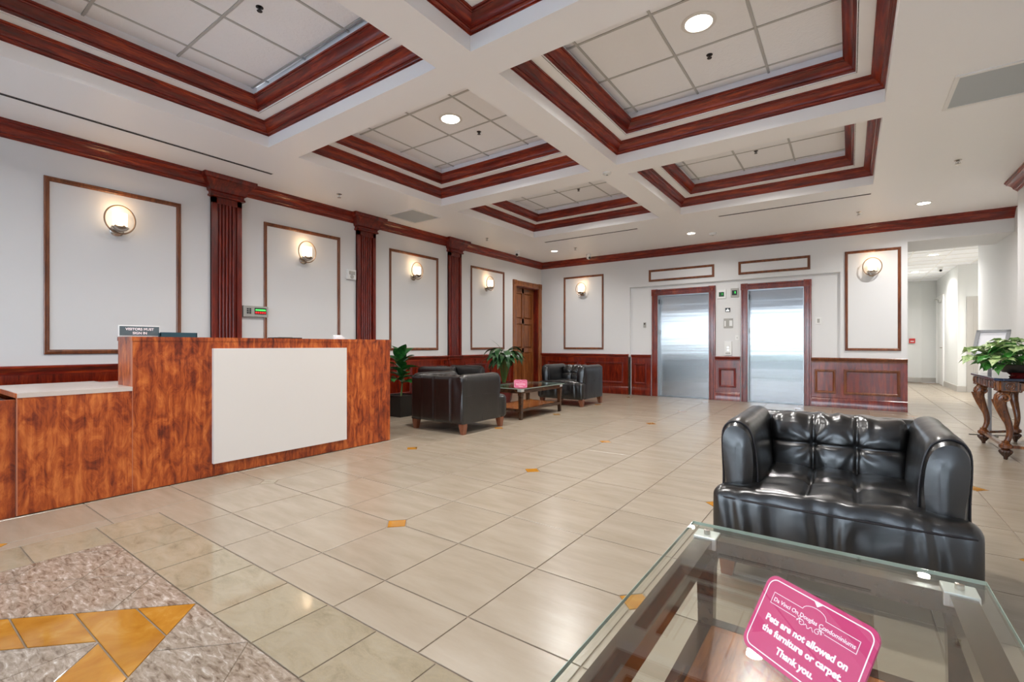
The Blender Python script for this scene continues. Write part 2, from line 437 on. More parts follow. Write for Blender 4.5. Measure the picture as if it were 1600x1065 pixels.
for i in range(-19, 14):
    for j in range(-12, 34):
        x0 = GX0 + i * P_; y0 = GY0 + j * P_; x1 = x0 + P_; y1 = y0 + P_
        if y1 > YB + .08 and x0 < .6: continue
        if x0 > 1.7 and y1 < 8.3: continue
        if x1 < XL + .02 and y0 > YW: continue
        poly = [(x0, y0), (x1, y0), (x1, y1), (x0, y1)]; key = []
        for (cx, cy, sx, sy, ii, jj) in ((x0, y0, 1, 1, i, j), (x1, y0, -1, 1, i + 1, j), (x1, y1, -1, -1, i + 1, j + 1), (x0, y1, 1, -1, i, j + 1)):
            if ii % 3 == 0 and jj % 3 == 0:
                poly = clip(poly, -sx, -sy, -(sx * cx + sy * cy + DR)); key.append((sx, sy))
        full = True
        if x1 > MX0 and y0 < MY1:
            if x0 >= MX0 and y1 <= MY1: continue
            if x0 < MX0 < x1 and y1 > MY1: pass
            if y1 > MY1 and x0 < MX0:
                poly = [(x0, y0), (MX0, y0), (MX0, MY1), (x1, MY1), (x1, y1), (x0, y1)]; full = False
            elif y1 > MY1: poly = clip(poly, 0, -1, -MY1); full = False
            elif x0 < MX0: poly = clip(poly, 1, 0, MX0); full = False
        if x0 < XL and y0 > YW: poly = clip(poly, -1, 0, -XL); full = False
        if area(poly) < .004: continue
        cx, cy = (x0 + x1) / 2, (y0 + y1) / 2
        dep = cy * .8137 - cx * .5813
        side = (cy * .5813 + cx * .8137)
        vis = dep > .5 and abs(side) < dep * 1.2 + .4
        tiles.append((vis, dep, poly, full, tuple(key), (cx, cy)))
tiles.sort(key=lambda t: (not t[0], t[1]))
npart = 0
for vis, dep, poly, full, key, c in tiles:
    if vis and npart < 285:
        npart += 1
        if full:
            if key in shared: link('tile', shared[key], floor, (c[0], c[1], 0)); continue
            lp = [(x - c[0], y - c[1]) for x, y in poly]; lp = inset_poly(lp, J); inn = inset_poly(lp, .0015)
            o = MB().loft([[(x, y, -.012) for x, y in lp], [(x, y, -.0015) for x, y in lp], [(x, y, 0) for x, y in inn]]).build('tile', 'tile', floor, loc=(c[0], c[1], 0))
            shared[key] = o.data
        else: slab(poly, 'tile', 'tile')
    else:
        far.prism(inset_poly(poly, J), -.012, 0)
far.build('floor_tiles_beyond', 'tile', floor, kind='stuff')
# gold diamonds
dia = None
for i in range(-9, 16, 3):
    for j in range(-9, 33, 3):
        x, y = GX0 + i * P_, GY0 + j * P_
        if x < XL or (x > MX0 and y < MY1) or (x > 1.6 and y < 8) or (y > 10 and x < .8): continue
        if dia is None:
            dia = slab([(x - DR, y), (x, y - DR), (x + DR, y), (x, y + DR)], 'gold_inlay', 'gold', top=0)
        else:
            g = link('gold_inlay', dia.data, floor, (x, y, 0))
            if abs(x + 3.76) < .05 and abs(y - 1.94) < .05:
                g.data = dia.data.copy(); g.data.materials[0] = M['cream']; g['label'] = 'beige inlay'
# cream border strips
S = .3145
for k in range(0, 15):
    xa = MX0 + k * S + (0 if k == 0 else -.015)
    if xa > 1.6: break
    slab([(xa, .85), (MX0 + (k + 1) * S - .015, .85), (MX0 + (k + 1) * S - .015, MY1), (xa, MY1)], 'marble_border', 'cream')
for k in range(0, 6):
    slab([(MX0, .85 - (k + 1) * .318), (MX0 + .34, .85 - (k + 1) * .318), (MX0 + .34, .85 - k * .318), (MX0, .85 - k * .318)], 'marble_border', 'cream')
# brown marble field with the gold ring set on its corner
TX, TY = -2.24, .848            # tip of the ring
RW = .315                       # ring width measured down from the tip
IX0, IY1 = MX0 + .34, .85
RING = 2.2                      # tip to tip
cyR = TY - RING / 2
def in_field(poly): return clip(clip(poly, 0, 1, IY1), -1, 0, -IX0)
# gold ring pieces: horizontal cuts every .16 m
for k in range(0, 8):
    ya, yb = TY - (k + 1) * .16, TY - k * .16
    base = [(-6, ya), (2, ya), (2, yb), (-6, yb)]
    whole = clip(clip(base, 1, 1, TX + TY), -1, 1, TY - TX)
    if k < 2:
        if area(whole) > .001:
            for a, b in (((0, 0), None),):
                slab(whole, 'gold_marble_tile', 'gold', j=.003)
        continue
    left = clip(clip(base, -1, 1, TY - TX), 1, -1, TX - TY + RW)
    right = clip(clip(base, 1, 1, TX + TY), -1, -1, -(TX + TY - RW))
    for p in (left, right):
        p = in_field(p)
        if area(p) > .0005: slab(p, 'gold_marble_tile', 'gold', j=.003)
def marble(poly):
    poly = in_field(poly)
    if area(poly) > .0008: slab(poly, 'brown_marble_tile', 'brown', j=.0015)
# inside of ring
q = .318
for k in range(0, 6):
    for sidx in (0, 1):
        ya, yb = TY - RW - (k + 1) * q, TY - RW - k * q
        base = [(TX if sidx else -6, ya), (2 if sidx else TX, ya), (2 if sidx else TX, yb), (-6 if not sidx else TX, yb)]
        p = clip(clip(base, 1, 1, TX + TY - RW), -1, 1, TY - TX - RW)
        if area(p) > .002: slab(p, 'brown_marble_tile', 'brown', j=.0015)
# outside: cells cut parallel to the ring
for a in range(-8, 12):
    for b in range(0, 9):
        # left side: u = y-x, v = x+y
        u0 = (TY - TX) + b * .448; u1 = u0 + .448
        v0 = TX + TY - a * .448; v1 = v0 + .448
        p = [(-20, -20), (20, -20), (20, 20), (-20, 20)]
        p = clip(p, 1, -1, -u0); p = clip(p, -1, 1, u1); p = clip(p, -1, -1, -v0); p = clip(p, 1, 1, v1)
        marble(p)
        w0 = (TX + TY) + b * .448; w1 = w0 + .448; s0 = (TY - TX) - a * .448 ; s1 = s0 + .448
        p = [(-20, -20), (20, -20), (20, 20), (-20, 20)]
        p = clip(p, -1, -1, -w0); p = clip(p, 1, 1, w1); p = clip(p, 1, -1, -s0); p = clip(p, -1, 1, s1)
        p = clip(p, 1, 0, 1.6)
        p = clip(p, -1, 1, TY - TX)
        if area(p) > .001: marble(p)

# ---- walls
PT = .12   # thickness
wl = MB()
DY0, DY1, DZ = 8.90, 9.86, 2.46     # wooden door opening in the left wall
wl.box(XL - .25, XL, YW, DY0, 0, ZC + .1).box(XL - .25, XL, DY1, YB + .3, 0, ZC + .1).box(XL - .25, XL, DY0, DY1, DZ, ZC + .1)
wl.box(XW - .2, XL - .25, YW, YW + .25, 0, ZC + .1).box(XW - .25, XW, YF, YW + .25, 0, ZC + .1)
wall_left = struct(wl.build('wall_left', 'wall'))
E1 = (-3.345, -2.305, 2.15); E2 = (-1.60, -.675, 2.155)
RX0, RX1, RZ = -3.95, -.134, 2.36
RY = YB + .05
wb = MB()
wb.box(XL - .25, RX0, YB, YB + .4, 0, ZC + .1)
wb.box(RX0, RX1, YB, YB + .4, RZ, ZC + .1)
wb.box(RX1, .765, YB, YB + 1.1, 0, ZC + .1)
wb.box(RX0, E1[0], RY, YB + .4, 0, RZ).box(E1[1], E2[0], RY, YB + .4, 0, RZ).box(E2[1], RX1, RY, YB + .4, 0, RZ)
wb.box(E1[0], E1[1], RY, YB + .4, E1[2], RZ).box(E2[0], E2[1], RY, YB + .4, E2[2], RZ)
wb.box(.765, 2.3, YB, YB + 1.1, 2.77, ZC + .1)
wall_back = struct(wb.build('wall_back', 'wall'))
wr = MB().box(XR, XR + .3, YF, 8.32, 0, ZC + .1).box(1.98, 2.3, 8.0, 12.42, 0, 3.1)
wall_right = struct(wr.build('wall_right', 'wall'))
# front wall: storefront glazing behind the camera
wf = MB()
wf.box(XW - .25, XR + .3, YF - .25, YF, 2.62, ZC + .1).box(XW - .25, XW + .35, YF - .25, YF, 0, 2.62).box(XR - .25, XR + .3, YF - .25, YF, 0, 2.62)
wall_front = struct(wf.build('wall_front', 'wall'))
nwin = 8; x0 = XW + .35; x1 = XR - .25; ww = (x1 - x0) / nwin
for k in range(nwin):
    a, b = x0 + k * ww, x0 + (k + 1) * ww
    wn = sempty('window_%d' % (k + 1), ((a + b) / 2, YF - .1, 0))
    f = MB().box(-ww / 2, -ww / 2 + .05, -.05, .05, 0, 2.62).box(ww / 2 - .05, ww / 2, -.05, .05, 0, 2.62).box(-ww / 2, ww / 2, -.05, .05, 0, .1).box(-ww / 2, ww / 2, -.05, .05, 2.55, 2.62).build('window_frame', 'alum', wn)
    MB().box(-ww / 2 + .05, ww / 2 - .05, -.006, .006, .1, 2.55).build('pane', 'winglass', wn)
    ld = bpy.data.lights.new('window_portal', 'AREA'); ld.shape = 'RECTANGLE'; ld.size = ww; ld.size_y = 2.5; ld.cycles.is_portal = True
    lo = bpy.data.objects.new('window_portal', ld); COL.objects.link(lo); lo.parent = wn; lo.location = (0, -.2, 1.35); lo.rotation_euler = (PI / 2, 0, 0)
ground = struct(MB().box(-40, 40, -11, YF - .25, -.12, -.05).build('pavement', 'asphalt'))
struct(MB().box(-60, 60, -80, -11, -.16, -.09).build('ground', 'road'))
hd = MB()
rnd = random.Random(3)
hedge = thing('hedge', 'long clipped green hedge outside beyond the front windows', 'hedge', (0, -17, -.09))
for k in range(2600):
    x = rnd.uniform(-32, 32); y = rnd.uniform(-.8, .8); z = rnd.uniform(.1, .92 + .08 * math.sin(x * .7)); s = rnd.uniform(.08, .18)
    a = rnd.uniform(0, PI); d = Vector((math.cos(a), math.sin(a), rnd.uniform(-.5, .5))) * s; e = Vector((0, 0, s)) + Vector((math.sin(a), 0, 0)) * .2 * s
    c = Vector((x, y, z)); hd.quad(c - d - e, c + d - e, c + d + e, c - d + e)
hf = hd.build('foliage', 'hedge', hedge, kind='stuff')
MB().box(-32, 32, -.6, .6, 0, .85).build('hedge_core', 'hedge', hedge)

# ---- main ceiling with coffers
CF = [(-4.86, -2.47, .31, 2.50), (-2.14, .24, .31, 2.50), (-4.86, -2.47, 2.82, 5.025), (-2.14, .24, 2.82, 5.025),
      (-4.86, -2.47, 5.36, 7.51), (-2.14, .24, 5.36, 7.51), (-4.86, -2.47, -2.2, -.02), (-2.14, .24, -2.2, -.02)]
xs = sorted({XL - .2, 2.3} | {c[0] for c in CF} | {c[1] for c in CF}); ys = sorted({YF - .2, 10.2} | {c[2] for c in CF} | {c[3] for c in CF})
ce = MB()
for a in range(len(xs) - 1):
    for b in range(len(ys) - 1):
        mx, my = (xs[a] + xs[a + 1]) / 2, (ys[b] + ys[b + 1]) / 2
        if any(c[0] < mx < c[1] and c[2] < my < c[3] for c in CF): continue
        ce.quad((xs[a], ys[b], ZC), (xs[a], ys[b + 1], ZC), (xs[a + 1], ys[b + 1], ZC), (xs[a + 1], ys[b], ZC))
ZL, ZT = 3.335, 3.53
for c in CF:
    def rect(e, z): return [(c[0] + e, c[2] + e, z), (c[1] - e, c[2] + e, z), (c[1] - e, c[3] - e, z), (c[0] + e, c[3] - e, z)]
    ce.loft([rect(0, ZC), rect(0, ZL), rect(.2, ZL), rect(.2, ZL + .1), rect(.237, ZL + .1), rect(.237, ZT + .02)], True, False)
ce.box(XL - .25, 2.3, YF - .25, 10.2, 3.6, 3.65)
ce.quad((XW - .2, YF - .2, ZC), (XL - .2, YF - .2, ZC), (XL - .2, YW + .1, ZC), (XW - .2, YW + .1, ZC))
ceiling = struct(ce.build('ceiling', 'ceiling'))
def cut(vals, lo, hi): return [lo] + [v for v in vals if lo + .02 < v < hi - .02] + [hi]
GX = {0: [-4.40 + .6096 * k for k in range(-2, 6)], 1: [-1.81 + .6096 * k for k in range(-2, 6)]}
for ci, c in enumerate(CF):
    e = .237
    gx = cut(GX[ci % 2], c[0] + e, c[1] - e)
    y0g = {0: 1.0, 1: 1.0, 2: 3.44, 3: 3.44, 4: 5.97, 5: 5.97, 6: -1.5, 7: -1.5}[ci]
    gy = cut([y0g + .6096 * k for k in range(-3, 5)], c[2] + e, c[3] - e)
    cmesh = {}
    for a in range(len(gx) - 1):
        for b in range(len(gy) - 1):
            wx, wy = gx[a + 1] - gx[a] - .016, gy[b + 1] - gy[b] - .016
            if wx < .03 or wy < .03: continue
            key = (round(wx, 3), round(wy, 3)); cc = ((gx[a] + gx[a + 1]) / 2, (gy[b] + gy[b + 1]) / 2, ZT)
            if key in cmesh: link('ceiling_tile', cmesh[key], ceiling, cc)
            else:
                h1, h2 = wx / 2, wy / 2
                o = MB().loft([[(-h1, -h2, .012), (h1, -h2, .012), (h1, h2, .012), (-h1, h2, .012)], [(-h1, -h2, .002), (h1, -h2, .002), (h1, h2, .002), (-h1, h2, .002)],
                               [(-h1 + .006, -h2 + .006, -.003), (h1 - .006, -h2 + .006, -.003), (h1 - .006, h2 - .006, -.003), (-h1 + .006, h2 - .006, -.003)]]).build('ceiling_tile', 'ctile', ceiling, loc=cc)
                cmesh[key] = o.data
    for x in gx[1:-1]: MB().box(-.009, .009, -(c[3] - c[2]) / 2 + e, (c[3] - c[2]) / 2 - e, -.006, .004).build('grid_bar', 'tbar', ceiling, loc=(x, (c[2] + c[3]) / 2, ZT))
    for y in gy[1:-1]: MB().box(-(c[1] - c[0]) / 2 + e, (c[1] - c[0]) / 2 - e, -.009, .009, -.0065, .003).build('grid_bar', 'tbar', ceiling, loc=((c[0] + c[1]) / 2, y, ZT))
# crown profile, u = out, v = down from its top (unit 1 x 1)
CRN = [(0, 0), (1, 0), (1, -.12), (.93, -.12), (.93, -.19), (.86, -.23), (.86, -.29), (.74, -.33), (.58, -.42), (.45, -.53), (.36, -.66), (.34, -.74), (.26, -.74), (.26, -.80), (.16, -.85), (.12, -.92), (.05, -.92), (.05, -1), (0, -1)]
def crown(W, H, ztop, back=0): return [(u * W - (back if u == 0 else 0), ztop + v * H) for u, v in CRN]
def cofcrown(c, e0, z0, W, H, name):
    # closed run inside the coffer, clockwise so that right = inwards
    x0, x1, y0, y1 = c[0] + e0, c[1] - e0, c[2] + e0, c[3] - e0
    loop = [(x0, y0), (x0, y1), (x1, y1), (x1, y0)]
    # four mitred lengths, each its own piece
    for k in range(4):
        a, b = Vector(loop[k]), Vector(loop[(k + 1) % 4]); d = (b - a).normalized(); nr = Vector((d.y, -d.x))
        r1 = [(a.x + d.x * u + nr.x * u, a.y + d.y * u + nr.y * u, z) for u, z in crown(W, H, z0 + H)]
        r2 = [(b.x - d.x * u + nr.x * u, b.y - d.y * u + nr.y * u, z) for u, z in crown(W, H, z0 + H)]
        MB().loft([r1, r2]).build(name, 'cherry' if k % 2 == 0 else 'cherryx', ceiling, smooth=True, sharp=28)
for c in CF:
    cofcrown(c, 0, 3.229, .097, .105, 'coffer_moulding')
    cofcrown(c, .19, ZL, .097, .12, 'coffer_moulding')
# wall crown moulding (trim)
cp = crown(.10, .15, ZC)
struct(MB().sweep([(XW, YW), (XL, YW), (XL, YB)], cp).build('trim_1', 'cherry', smooth=True, sharp=28))
struct(MB().sweep([(XL, YB), (2.3, YB)], cp).build('trim_2', 'cherryx', smooth=True, sharp=28))
struct(MB().sweep([(1.98, 8.32), (XR, 8.32), (XR, YF)], cp).build('trim_3', 'cherry', smooth=True, sharp=28))

# pilasters on the left wall
for (ya, yb) in ((2.515, 2.855), (4.57, 4.915), (6.63, 6.98)):
    yc = (ya + yb) / 2; hw = (yb - ya) / 2
    p = MB().box(0, .025, -hw, hw, .86, 2.9)
    p.box(0, .05, -hw, -hw + .055, .86, 2.9).box(0, .05, hw - .055, hw, .86, 2.9).box(0, .05, -hw, hw, 2.80, 2.9)
    inner = 2 * (hw - .055); nf = 6; fw = .018; step = (inner - .0) / nf
    po = p.build('pilaster', 'cherryz', wall_left, loc=(XL, yc, 0))
    for k in range(nf - 1):
        yy = -hw + .055 + step * (k + 1)
        fl = MB().loft([[(.025, yy - .016, z), (.047, yy - .011, z), (.05, yy, z), (.047, yy + .011, z), (.025, yy + .016, z)] for z in (.86, 2.80)])
        fl.build('fillet', 'cherryz', po, smooth=True, sharp=80)
    cap = crown(.15, .20, ZC - .001) 
    prof = cap + []
    hw2 = hw
    MB().sweep([(.0, -hw2), (.05, -hw2), (.05, hw2), (.0, hw2)][::1], [(-u, z) for u, z in [(0, ZC - .002), (-.13, ZC - .002), (-.13, ZC - .03), (-.12, ZC - .05), (-.10, ZC - .06), (-.075, ZC - .10), (-.05, ZC - .13), (-.04, ZC - .165), (-.04, ZC - .18), (-.02, ZC - .19), (-.018, ZC - .215), (-.03, ZC - .225), (-.03, ZC - .245), (0, ZC - .25)]]).build('capital', 'cherryz', po, smooth=True, sharp=28)

# picture-frame mouldings
FP = [(0, 0), (0, .016), (.006, .022), (.014, .022), (.018, .016), (.026, .019), (.034, .016), (.040, .010), (.044, 0)]
def wall_frame(parent, plane, at, a0, a1, z0, z1, mat='frame', wid=1.0, hgt=1.0, name='panel_moulding'):
    """plane 'x': wall x=at facing +x, a along y;  plane 'y': wall y=at facing -y, a along x.  four mitred lengths"""
    cs = [(a0, z0), (a1, z0), (a1, z1), (a0, z1)]; ca, cz = (a0 + a1) / 2, (z0 + z1) / 2
    root = None
    for k in range(4):
        (p, q), (r, s) = cs[k], cs[(k + 1) % 4]
        d = Vector((r - p, s - q)).normalized(); nn = Vector((-d.y, d.x))
        rr = []
        for (A, B, sg) in ((p, q, 1), (r, s, -1)):
            ring = []
            for u, h in FP:
                u *= wid; h *= hgt
                aa = A + d.x * u * sg + nn.x * u; zz = B + d.y * u * sg + nn.y * u
                ring.append((at + h, aa, zz) if plane == 'x' else (aa, at - h, zz))
            rr.append(ring)
        MB().loft(rr).build(name, mat, parent, smooth=True, sharp=28)
for y0_, y1_ in ((1.07, 2.205), (3.15, 4.285), (5.225, 6.37), (7.305, 8.44)):
    wall_frame(wall_left, 'x', XL, y0_, y1_, 1.0, 2.705)
wall_frame(wall_back, 'y', YB, -5.605, -4.575, .995, 2.715)
wall_frame(wall_back, 'y', YB, -3.52, -2.195, 2.45, 2.70)
wall_frame(wall_back, 'y', YB, -1.755, -.576, 2.45, 2.70)
wall_frame(wall_back, 'y', YB, -.07, .684, .995, 2.70)

# wainscot
CAP = [(0, .895), (.055, .895), (.062, .885), (.060, .872), (.048, .862), (.040, .845), (.028, .835), (.026, .81), (0, .81)]
def wains_run(parent, plane, at, a0, a1, panels, base=.14, mat='wains', m2='cherry', drop=0):
    def B(u0, u1, aa, ab, z0, z1, name, mt):
        b = MB()
        if plane == 'x': b.box(at + u0, at + u1, aa, ab, z0, z1)
        else: b.box(aa, ab, at - u1, at - u0, z0, z1)
        return b.build(name, mt, parent)
    B(0, .012, a0, a1, 0, .82, 'wainscot_board', mat)
    prof = [(u, z - drop) for u, z in CAP]
    path = [(at, a0), (at, a1)] if plane == 'x' else [(a0, at), (a1, at)]
    if plane == 'x': MB().sweep(path, prof).build('chair_rail', m2, parent, smooth=True, sharp=28)
    else: MB().sweep(path, prof).build('chair_rail', 'cherryx' if m2 == 'cherry' else m2, parent, smooth=True, sharp=28)
    MB_ = [(0, 0), (.03, 0), (.03, base), (.024, base + .012), (.024, base + .02), (.016, base + .03), (0, base + .03)]
    MB().sweep(path, MB_).build('base_board', mat, parent, smooth=True, sharp=28)
    # stiles and rails around the panels
    edges = [a0] + [v for p in panels for v in p[:2]] + [a1]
    for k in range(0, len(edges), 2):
        if edges[k + 1] - edges[k] > .01: B(.012, .024, edges[k], edges[k + 1], base + .03, .81 - drop, 'stile', mat)
    for (pa, pb, z0, z1) in panels:
        B(.012, .024, pa, pb, base + .03, z0, 'rail', mat); B(.012, .024, pa, pb, z1, .81 - drop, 'rail', mat)
        wall_frame(parent, plane, at + (.012 if plane == 'x' else -.012), pa, pb, z0, z1, m2 if m2 != 'cherry' else 'cherryz', 1.0, 1.15, 'raised_moulding')
DRP = .0
segs = [(YW, 2.515), (2.855, 4.57), (4.915, 6.63), (6.98, 8.77)]
for a, b in segs:
    n = 2 if b - a > 1 else 1; wd = (b - a - .12 * (n + 1)) / n
    wains_run(wall_left, 'x', XL, a, b, [(a + .12 + k * (wd + .12), a + .12 + k * (wd + .12) + wd, .24, .72) for k in range(n)])
for (ya, yb) in ((2.515, 2.855), (4.57, 4.915), (6.63, 6.98)):
    MB().box(XL, XL + .055, ya - .005, yb + .005, 0, .82).build('plinth', 'wains', wall_left)
    MB().sweep([(XL, ya - .005), (XL + .035, ya - .005), (XL + .035, yb + .005), (XL, yb + .005)], [(-u, z) for u, z in [(0, .895), (-.04, .895), (-.045, .88), (-.03, .862), (-.02, .845), (-.02, .81), (0, .81)]]).build('plinth_cap', 'cherryz', wall_left, smooth=True, sharp=28)
wains_run(wall_back, 'y', YB, XL, RX0 - .02, [(XL + .2, -5.2, .24, .72), (-5.05, RX0 - .14, .24, .72)], mat='wains')
MB().box(RX0 - .03, RX0 + .0, YB - .03, RY, 0, .83).build('corner_stile', 'darkwood', wall_back)
wains_run(wall_back, 'y', RY, RX0 + .03, -3.485, [(-3.87, -3.58, .24, .70)], drop=.01)
wains_run(wall_back, 'y', RY, -2.185, -1.73, [(-2.12, -1.80, .26, .64)], drop=.025)
wains_run(wall_back, 'y', RY, -.567, RX1, [(-.515, -.20, .24, .66)], drop=.025, m2='frame')
wains_run(wall_back, 'y', YB, RX1, .765, [(-.085, .675, .24, .67)], drop=.025, m2='frame')

# elevators (door_2, door_3)
CAS = [(0, 0), (.0, .022), (.012, .03), (.03, .03), (.036, .02), (.085, .02), (.094, .032), (.118, .032), (.125, .022), (.125, 0)]
def casing(parent, plane, at, a0, a1, zt, wd, mat, rosette=True, name='casing'):
    def ring(A, z, sgn):
        out = []
        for u, h in CAS:
            u = u / .125 * wd
            out.append((at + h, A + sgn * u, z) if plane == 'x' else (A + sgn * u, at - h, z))
        return out
    top = zt
    MB().loft([ring(a0, 0, -1), ring(a0, top, -1)]).build(name, mat, parent, smooth=True, sharp=28)
    MB().loft([ring(a1, 0, 1), ring(a1, top, 1)]).build(name, mat, parent, smooth=True, sharp=28)
    def ringh(A):
        out = []
        for u, h in CAS:
            u = u / .125 * wd
            out.append((at + h, A, top + u) if plane == 'x' else (A, at - h, top + u))
        return out
    MB().loft([ringh(a0), ringh(a1)]).build('head_casing', mat, parent, smooth=True, sharp=28)
    for A, sg in ((a0 - wd / 2, -1), (a1 + wd / 2, 1)):
        b = MB()
        hw = wd / 2 + .004
        if plane == 'x': b.box(at, at + .034, A - hw, A + hw, top - .004, top + wd + .006)
        else: b.box(A - hw, A + hw, at - .034, at, top - .004, top + wd + .006)
        r = b.build('corner_block', mat, parent)
        t = MB()
        for rad, th in ((.042, .007), (.022, .008)):
            sc = wd / .125
            pts = []
            for k in range(20):
                a = 2 * PI * k / 20
                pts.append((at + .034, A + rad * sc * math.cos(a), top + wd / 2 + rad * sc * math.sin(a)) if plane == 'x' else (A + rad * sc * math.cos(a), at - .034, top + wd / 2 + rad * sc * math.sin(a)))
            t.tube(pts, th * sc, 8, True)
        t.build('rosette', mat, r, smooth=True)
for n, (a, b, zt) in ((2, E1), (3, E2)):
    d = sempty('door_%d' % n, ((a + b) / 2, RY, 0)); h = (b - a) / 2
    d.location = (0, 0, 0)
    MB().box(a, a + .012, RY, RY + .2, 0, zt).box(b - .012, b, RY, RY + .2, 0, zt).box(a, b, RY, RY + .2, zt - .012, zt).build('steel_jamb', 'jamb', d)
    MB().box(a, b, RY - .01, RY + .14, 0, .006).build('sill', 'jamb', d)
    sp_ = MB().box(0, b - a - .024, 0, .03, .008, zt - .012).build('sliding_panel', 'steel', d, loc=(a + .012, RY + .12, 0))
    uv = sp_.data.uv_layers.new(name='UVMap')
    for lp_ in sp_.data.loops:
        v_ = sp_.data.vertices[lp_.vertex_index].co; uv.data[lp_.index].uv = (v_.x, v_.z)
    MB().box(a + .012, b - .012, RY + .155, RY + .2, 0, zt).build('shaft_back', 'dark', d)
    casing(d, 'y', RY, a, b, zt, .125 if n == 2 else .115, 'wains')
    for z in (2.02, 1.37):
        MB().box(a + .012, a + .018, RY + .03, RY + .07, z - .05, z + .05).build('jamb_plate', 'dark' if z > 2 else 'plasticg', d)

# wooden door in left wall (door_1)
d1 = sempty('door_1')
lx = XL - .13
st = MB().box(lx - .04, lx, DY0, DY1, 0.01, DZ)
leaf = MB()
ym = (DY0 + DY1) / 2
cols = [(DY0 + .10, ym - .04), (ym + .04, DY1 - .10)]
rows = [(.2, .55), (.63, 1.0), (1.12, 1.66), (1.74, 2.32)]
rows = [(.14, .92), (1.02, 1.60), (1.72, 2.33)]
leaf.box(lx - .06, lx - .025, DY0, DY1, .01, DZ)
leafo = leaf.build('door_leaf', 'doorwood', d1)
fr = MB().box(lx - .025, lx, DY0, DY0 + .10, .01, DZ).box(lx - .025, lx, DY1 - .10, DY1, .01, DZ).box(lx - .025, lx, ym - .04, ym + .04, .01, DZ)
for z0_, z1_ in ((.01, .14), (.92, 1.02), (1.60, 1.72), (2.33, DZ)): fr.box(lx - .025, lx, DY0 + .10, DY1 - .10, z0_, z1_)
fr.build('door_stiles', 'doorwood', leafo)
for ca, cb in cols:
    for z0_, z1_ in rows:
        MB().loft([[(lx - .025, ca + .012, z0_ + .012), (lx - .025, cb - .012, z0_ + .012), (lx - .025, cb - .012, z1_ - .012), (lx - .025, ca + .012, z1_ - .012)],
                   [(lx - .003, ca + .035, z0_ + .035), (lx - .003, cb - .035, z0_ + .035), (lx - .003, cb - .035, z1_ - .035), (lx - .003, ca + .035, z1_ - .035)]]).build('door_panel', 'doorwood', leafo)
MB().box(lx - .0, XL, DY0 - .002, DY0 + .014, 0, DZ).box(lx, XL, DY1 - .014, DY1 + .002, 0, DZ).box(lx, XL, DY0, DY1, DZ - .014, DZ + .002).build('door_jamb', 'cherryz', d1)
MB().lathe([(.0, 0), (.025, 0), (.026, .006), (.010, .012), (.010, .04), (.028, .05), (.03, .062), (.02, .075), (0, .076)], n=16).build('door_knob', 'chrome', d1, smooth=True, loc=(lx, DY0 + .06, .98), rot=(0, PI / 2, 0))
casing(d1, 'x', XL, DY0, DY1, DZ, .125, 'doorwood')

# ---- corridor beyond the opening
co = MB().box(.5, .765, YB + 1.1, 18.3, 0, 3.1)
co.box(.5, 1.72, 18.3, 18.5, 0, 3.1)
co.quad((1.70, 18.3, 0), (2.1, 18.42, 0), (2.1, 18.42, 3.1), (1.70, 18.3, 3.1))
co.box(2.06, 2.3, 15.1, 18.6, 0, 3.1)
co.box(2.3, 4.2, 15.1, 15.3, 0, 3.1)
co.box(3.6, 3.8, 12.0, 15.2, 0, 3.1).box(2.3, 3.8, 12.30, 12.42, 0, 3.1)
wfar = struct(co.build('wall_corridor', 'corr'))
cc = struct(MB().box(.5, 3.8, YB + 1.1, 18.6, 2.975, 3.05).build('ceiling_corridor', 'ctile'))
for x in [1.05 + .61 * k for k in range(4)]: MB().box(x - .012, x + .012, YB + 1.1, 18.3, 2.968, 2.976).build('grid_bar', 'lampwhite', cc)
for y in [11.5 + .61 * k for k in range(11)]: MB().box(.77, 3.6, y - .012, y + .012, 2.967, 2.9765).build('grid_bar', 'lampwhite', cc)
bp = [(0, 0), (.015, 0), (.015, .13), (.01, .14), (0, .14)]
struct(MB().sweep([(.765, 18.3), (1.70, 18.3), (2.06, 18.41), (2.06, 18.28)], bp).build('baseboard_corridor_end', 'taupe'))
struct(MB().sweep([(2.06, 17.05), (2.06, 15.1), (2.21, 15.1)], bp).build('baseboard_corridor_side', 'taupe'))
struct(MB().sweep([(1.98, 12.42), (1.98, 10), (1.98, 8.4)], bp).build('baseboard_right', 'taupe'))
# white corridor door (door_4) in x = 2.06 and taupe door (door_5) in y = 15.1
d4 = sempty('door_4')
MB().box(2.045, 2.062, 17.12, 18.16, .01, 2.36).build('door_leaf', 'white', d4)
MB().box(2.03, 2.06, 17.02, 17.12, 0, 2.46).box(2.03, 2.06, 18.16, 18.26, 0, 2.46).box(2.03, 2.06, 17.12, 18.16, 2.36, 2.46).build('casing', 'white', d4)
MB().box(1.985, 2.045, 17.3, 17.55, 2.27, 2.33).build('door_closer', 'plasticg', d4)
MB().tube([(1.99, 17.5, 2.34), (1.93, 17.7, 2.37), (2.03, 17.95, 2.40)], .009, 6).build('closer_arm', 'plasticg', d4)
MB().box(2.0, 2.045, 17.2, 17.32, 1.01, 1.035).build('lever_handle', 'chrome', d4)
d5 = sempty('door_5')
MB().box(2.29, 3.2, 15.08, 15.1, .01, 2.13).build('door_leaf', 'taupe', d5)
MB().box(2.21, 2.29, 15.065, 15.1, 0, 2.22).box(3.2, 3.28, 15.065, 15.1, 0, 2.22).box(2.29, 3.2, 15.065, 15.1, 2.13, 2.22).build('casing', 'taupe', d5)
for x in (2.33, 2.37): MB().box(x, x + .015, 15.07, 15.082, .1, 2.08).build('leaf_stile', 'taupe', d5)

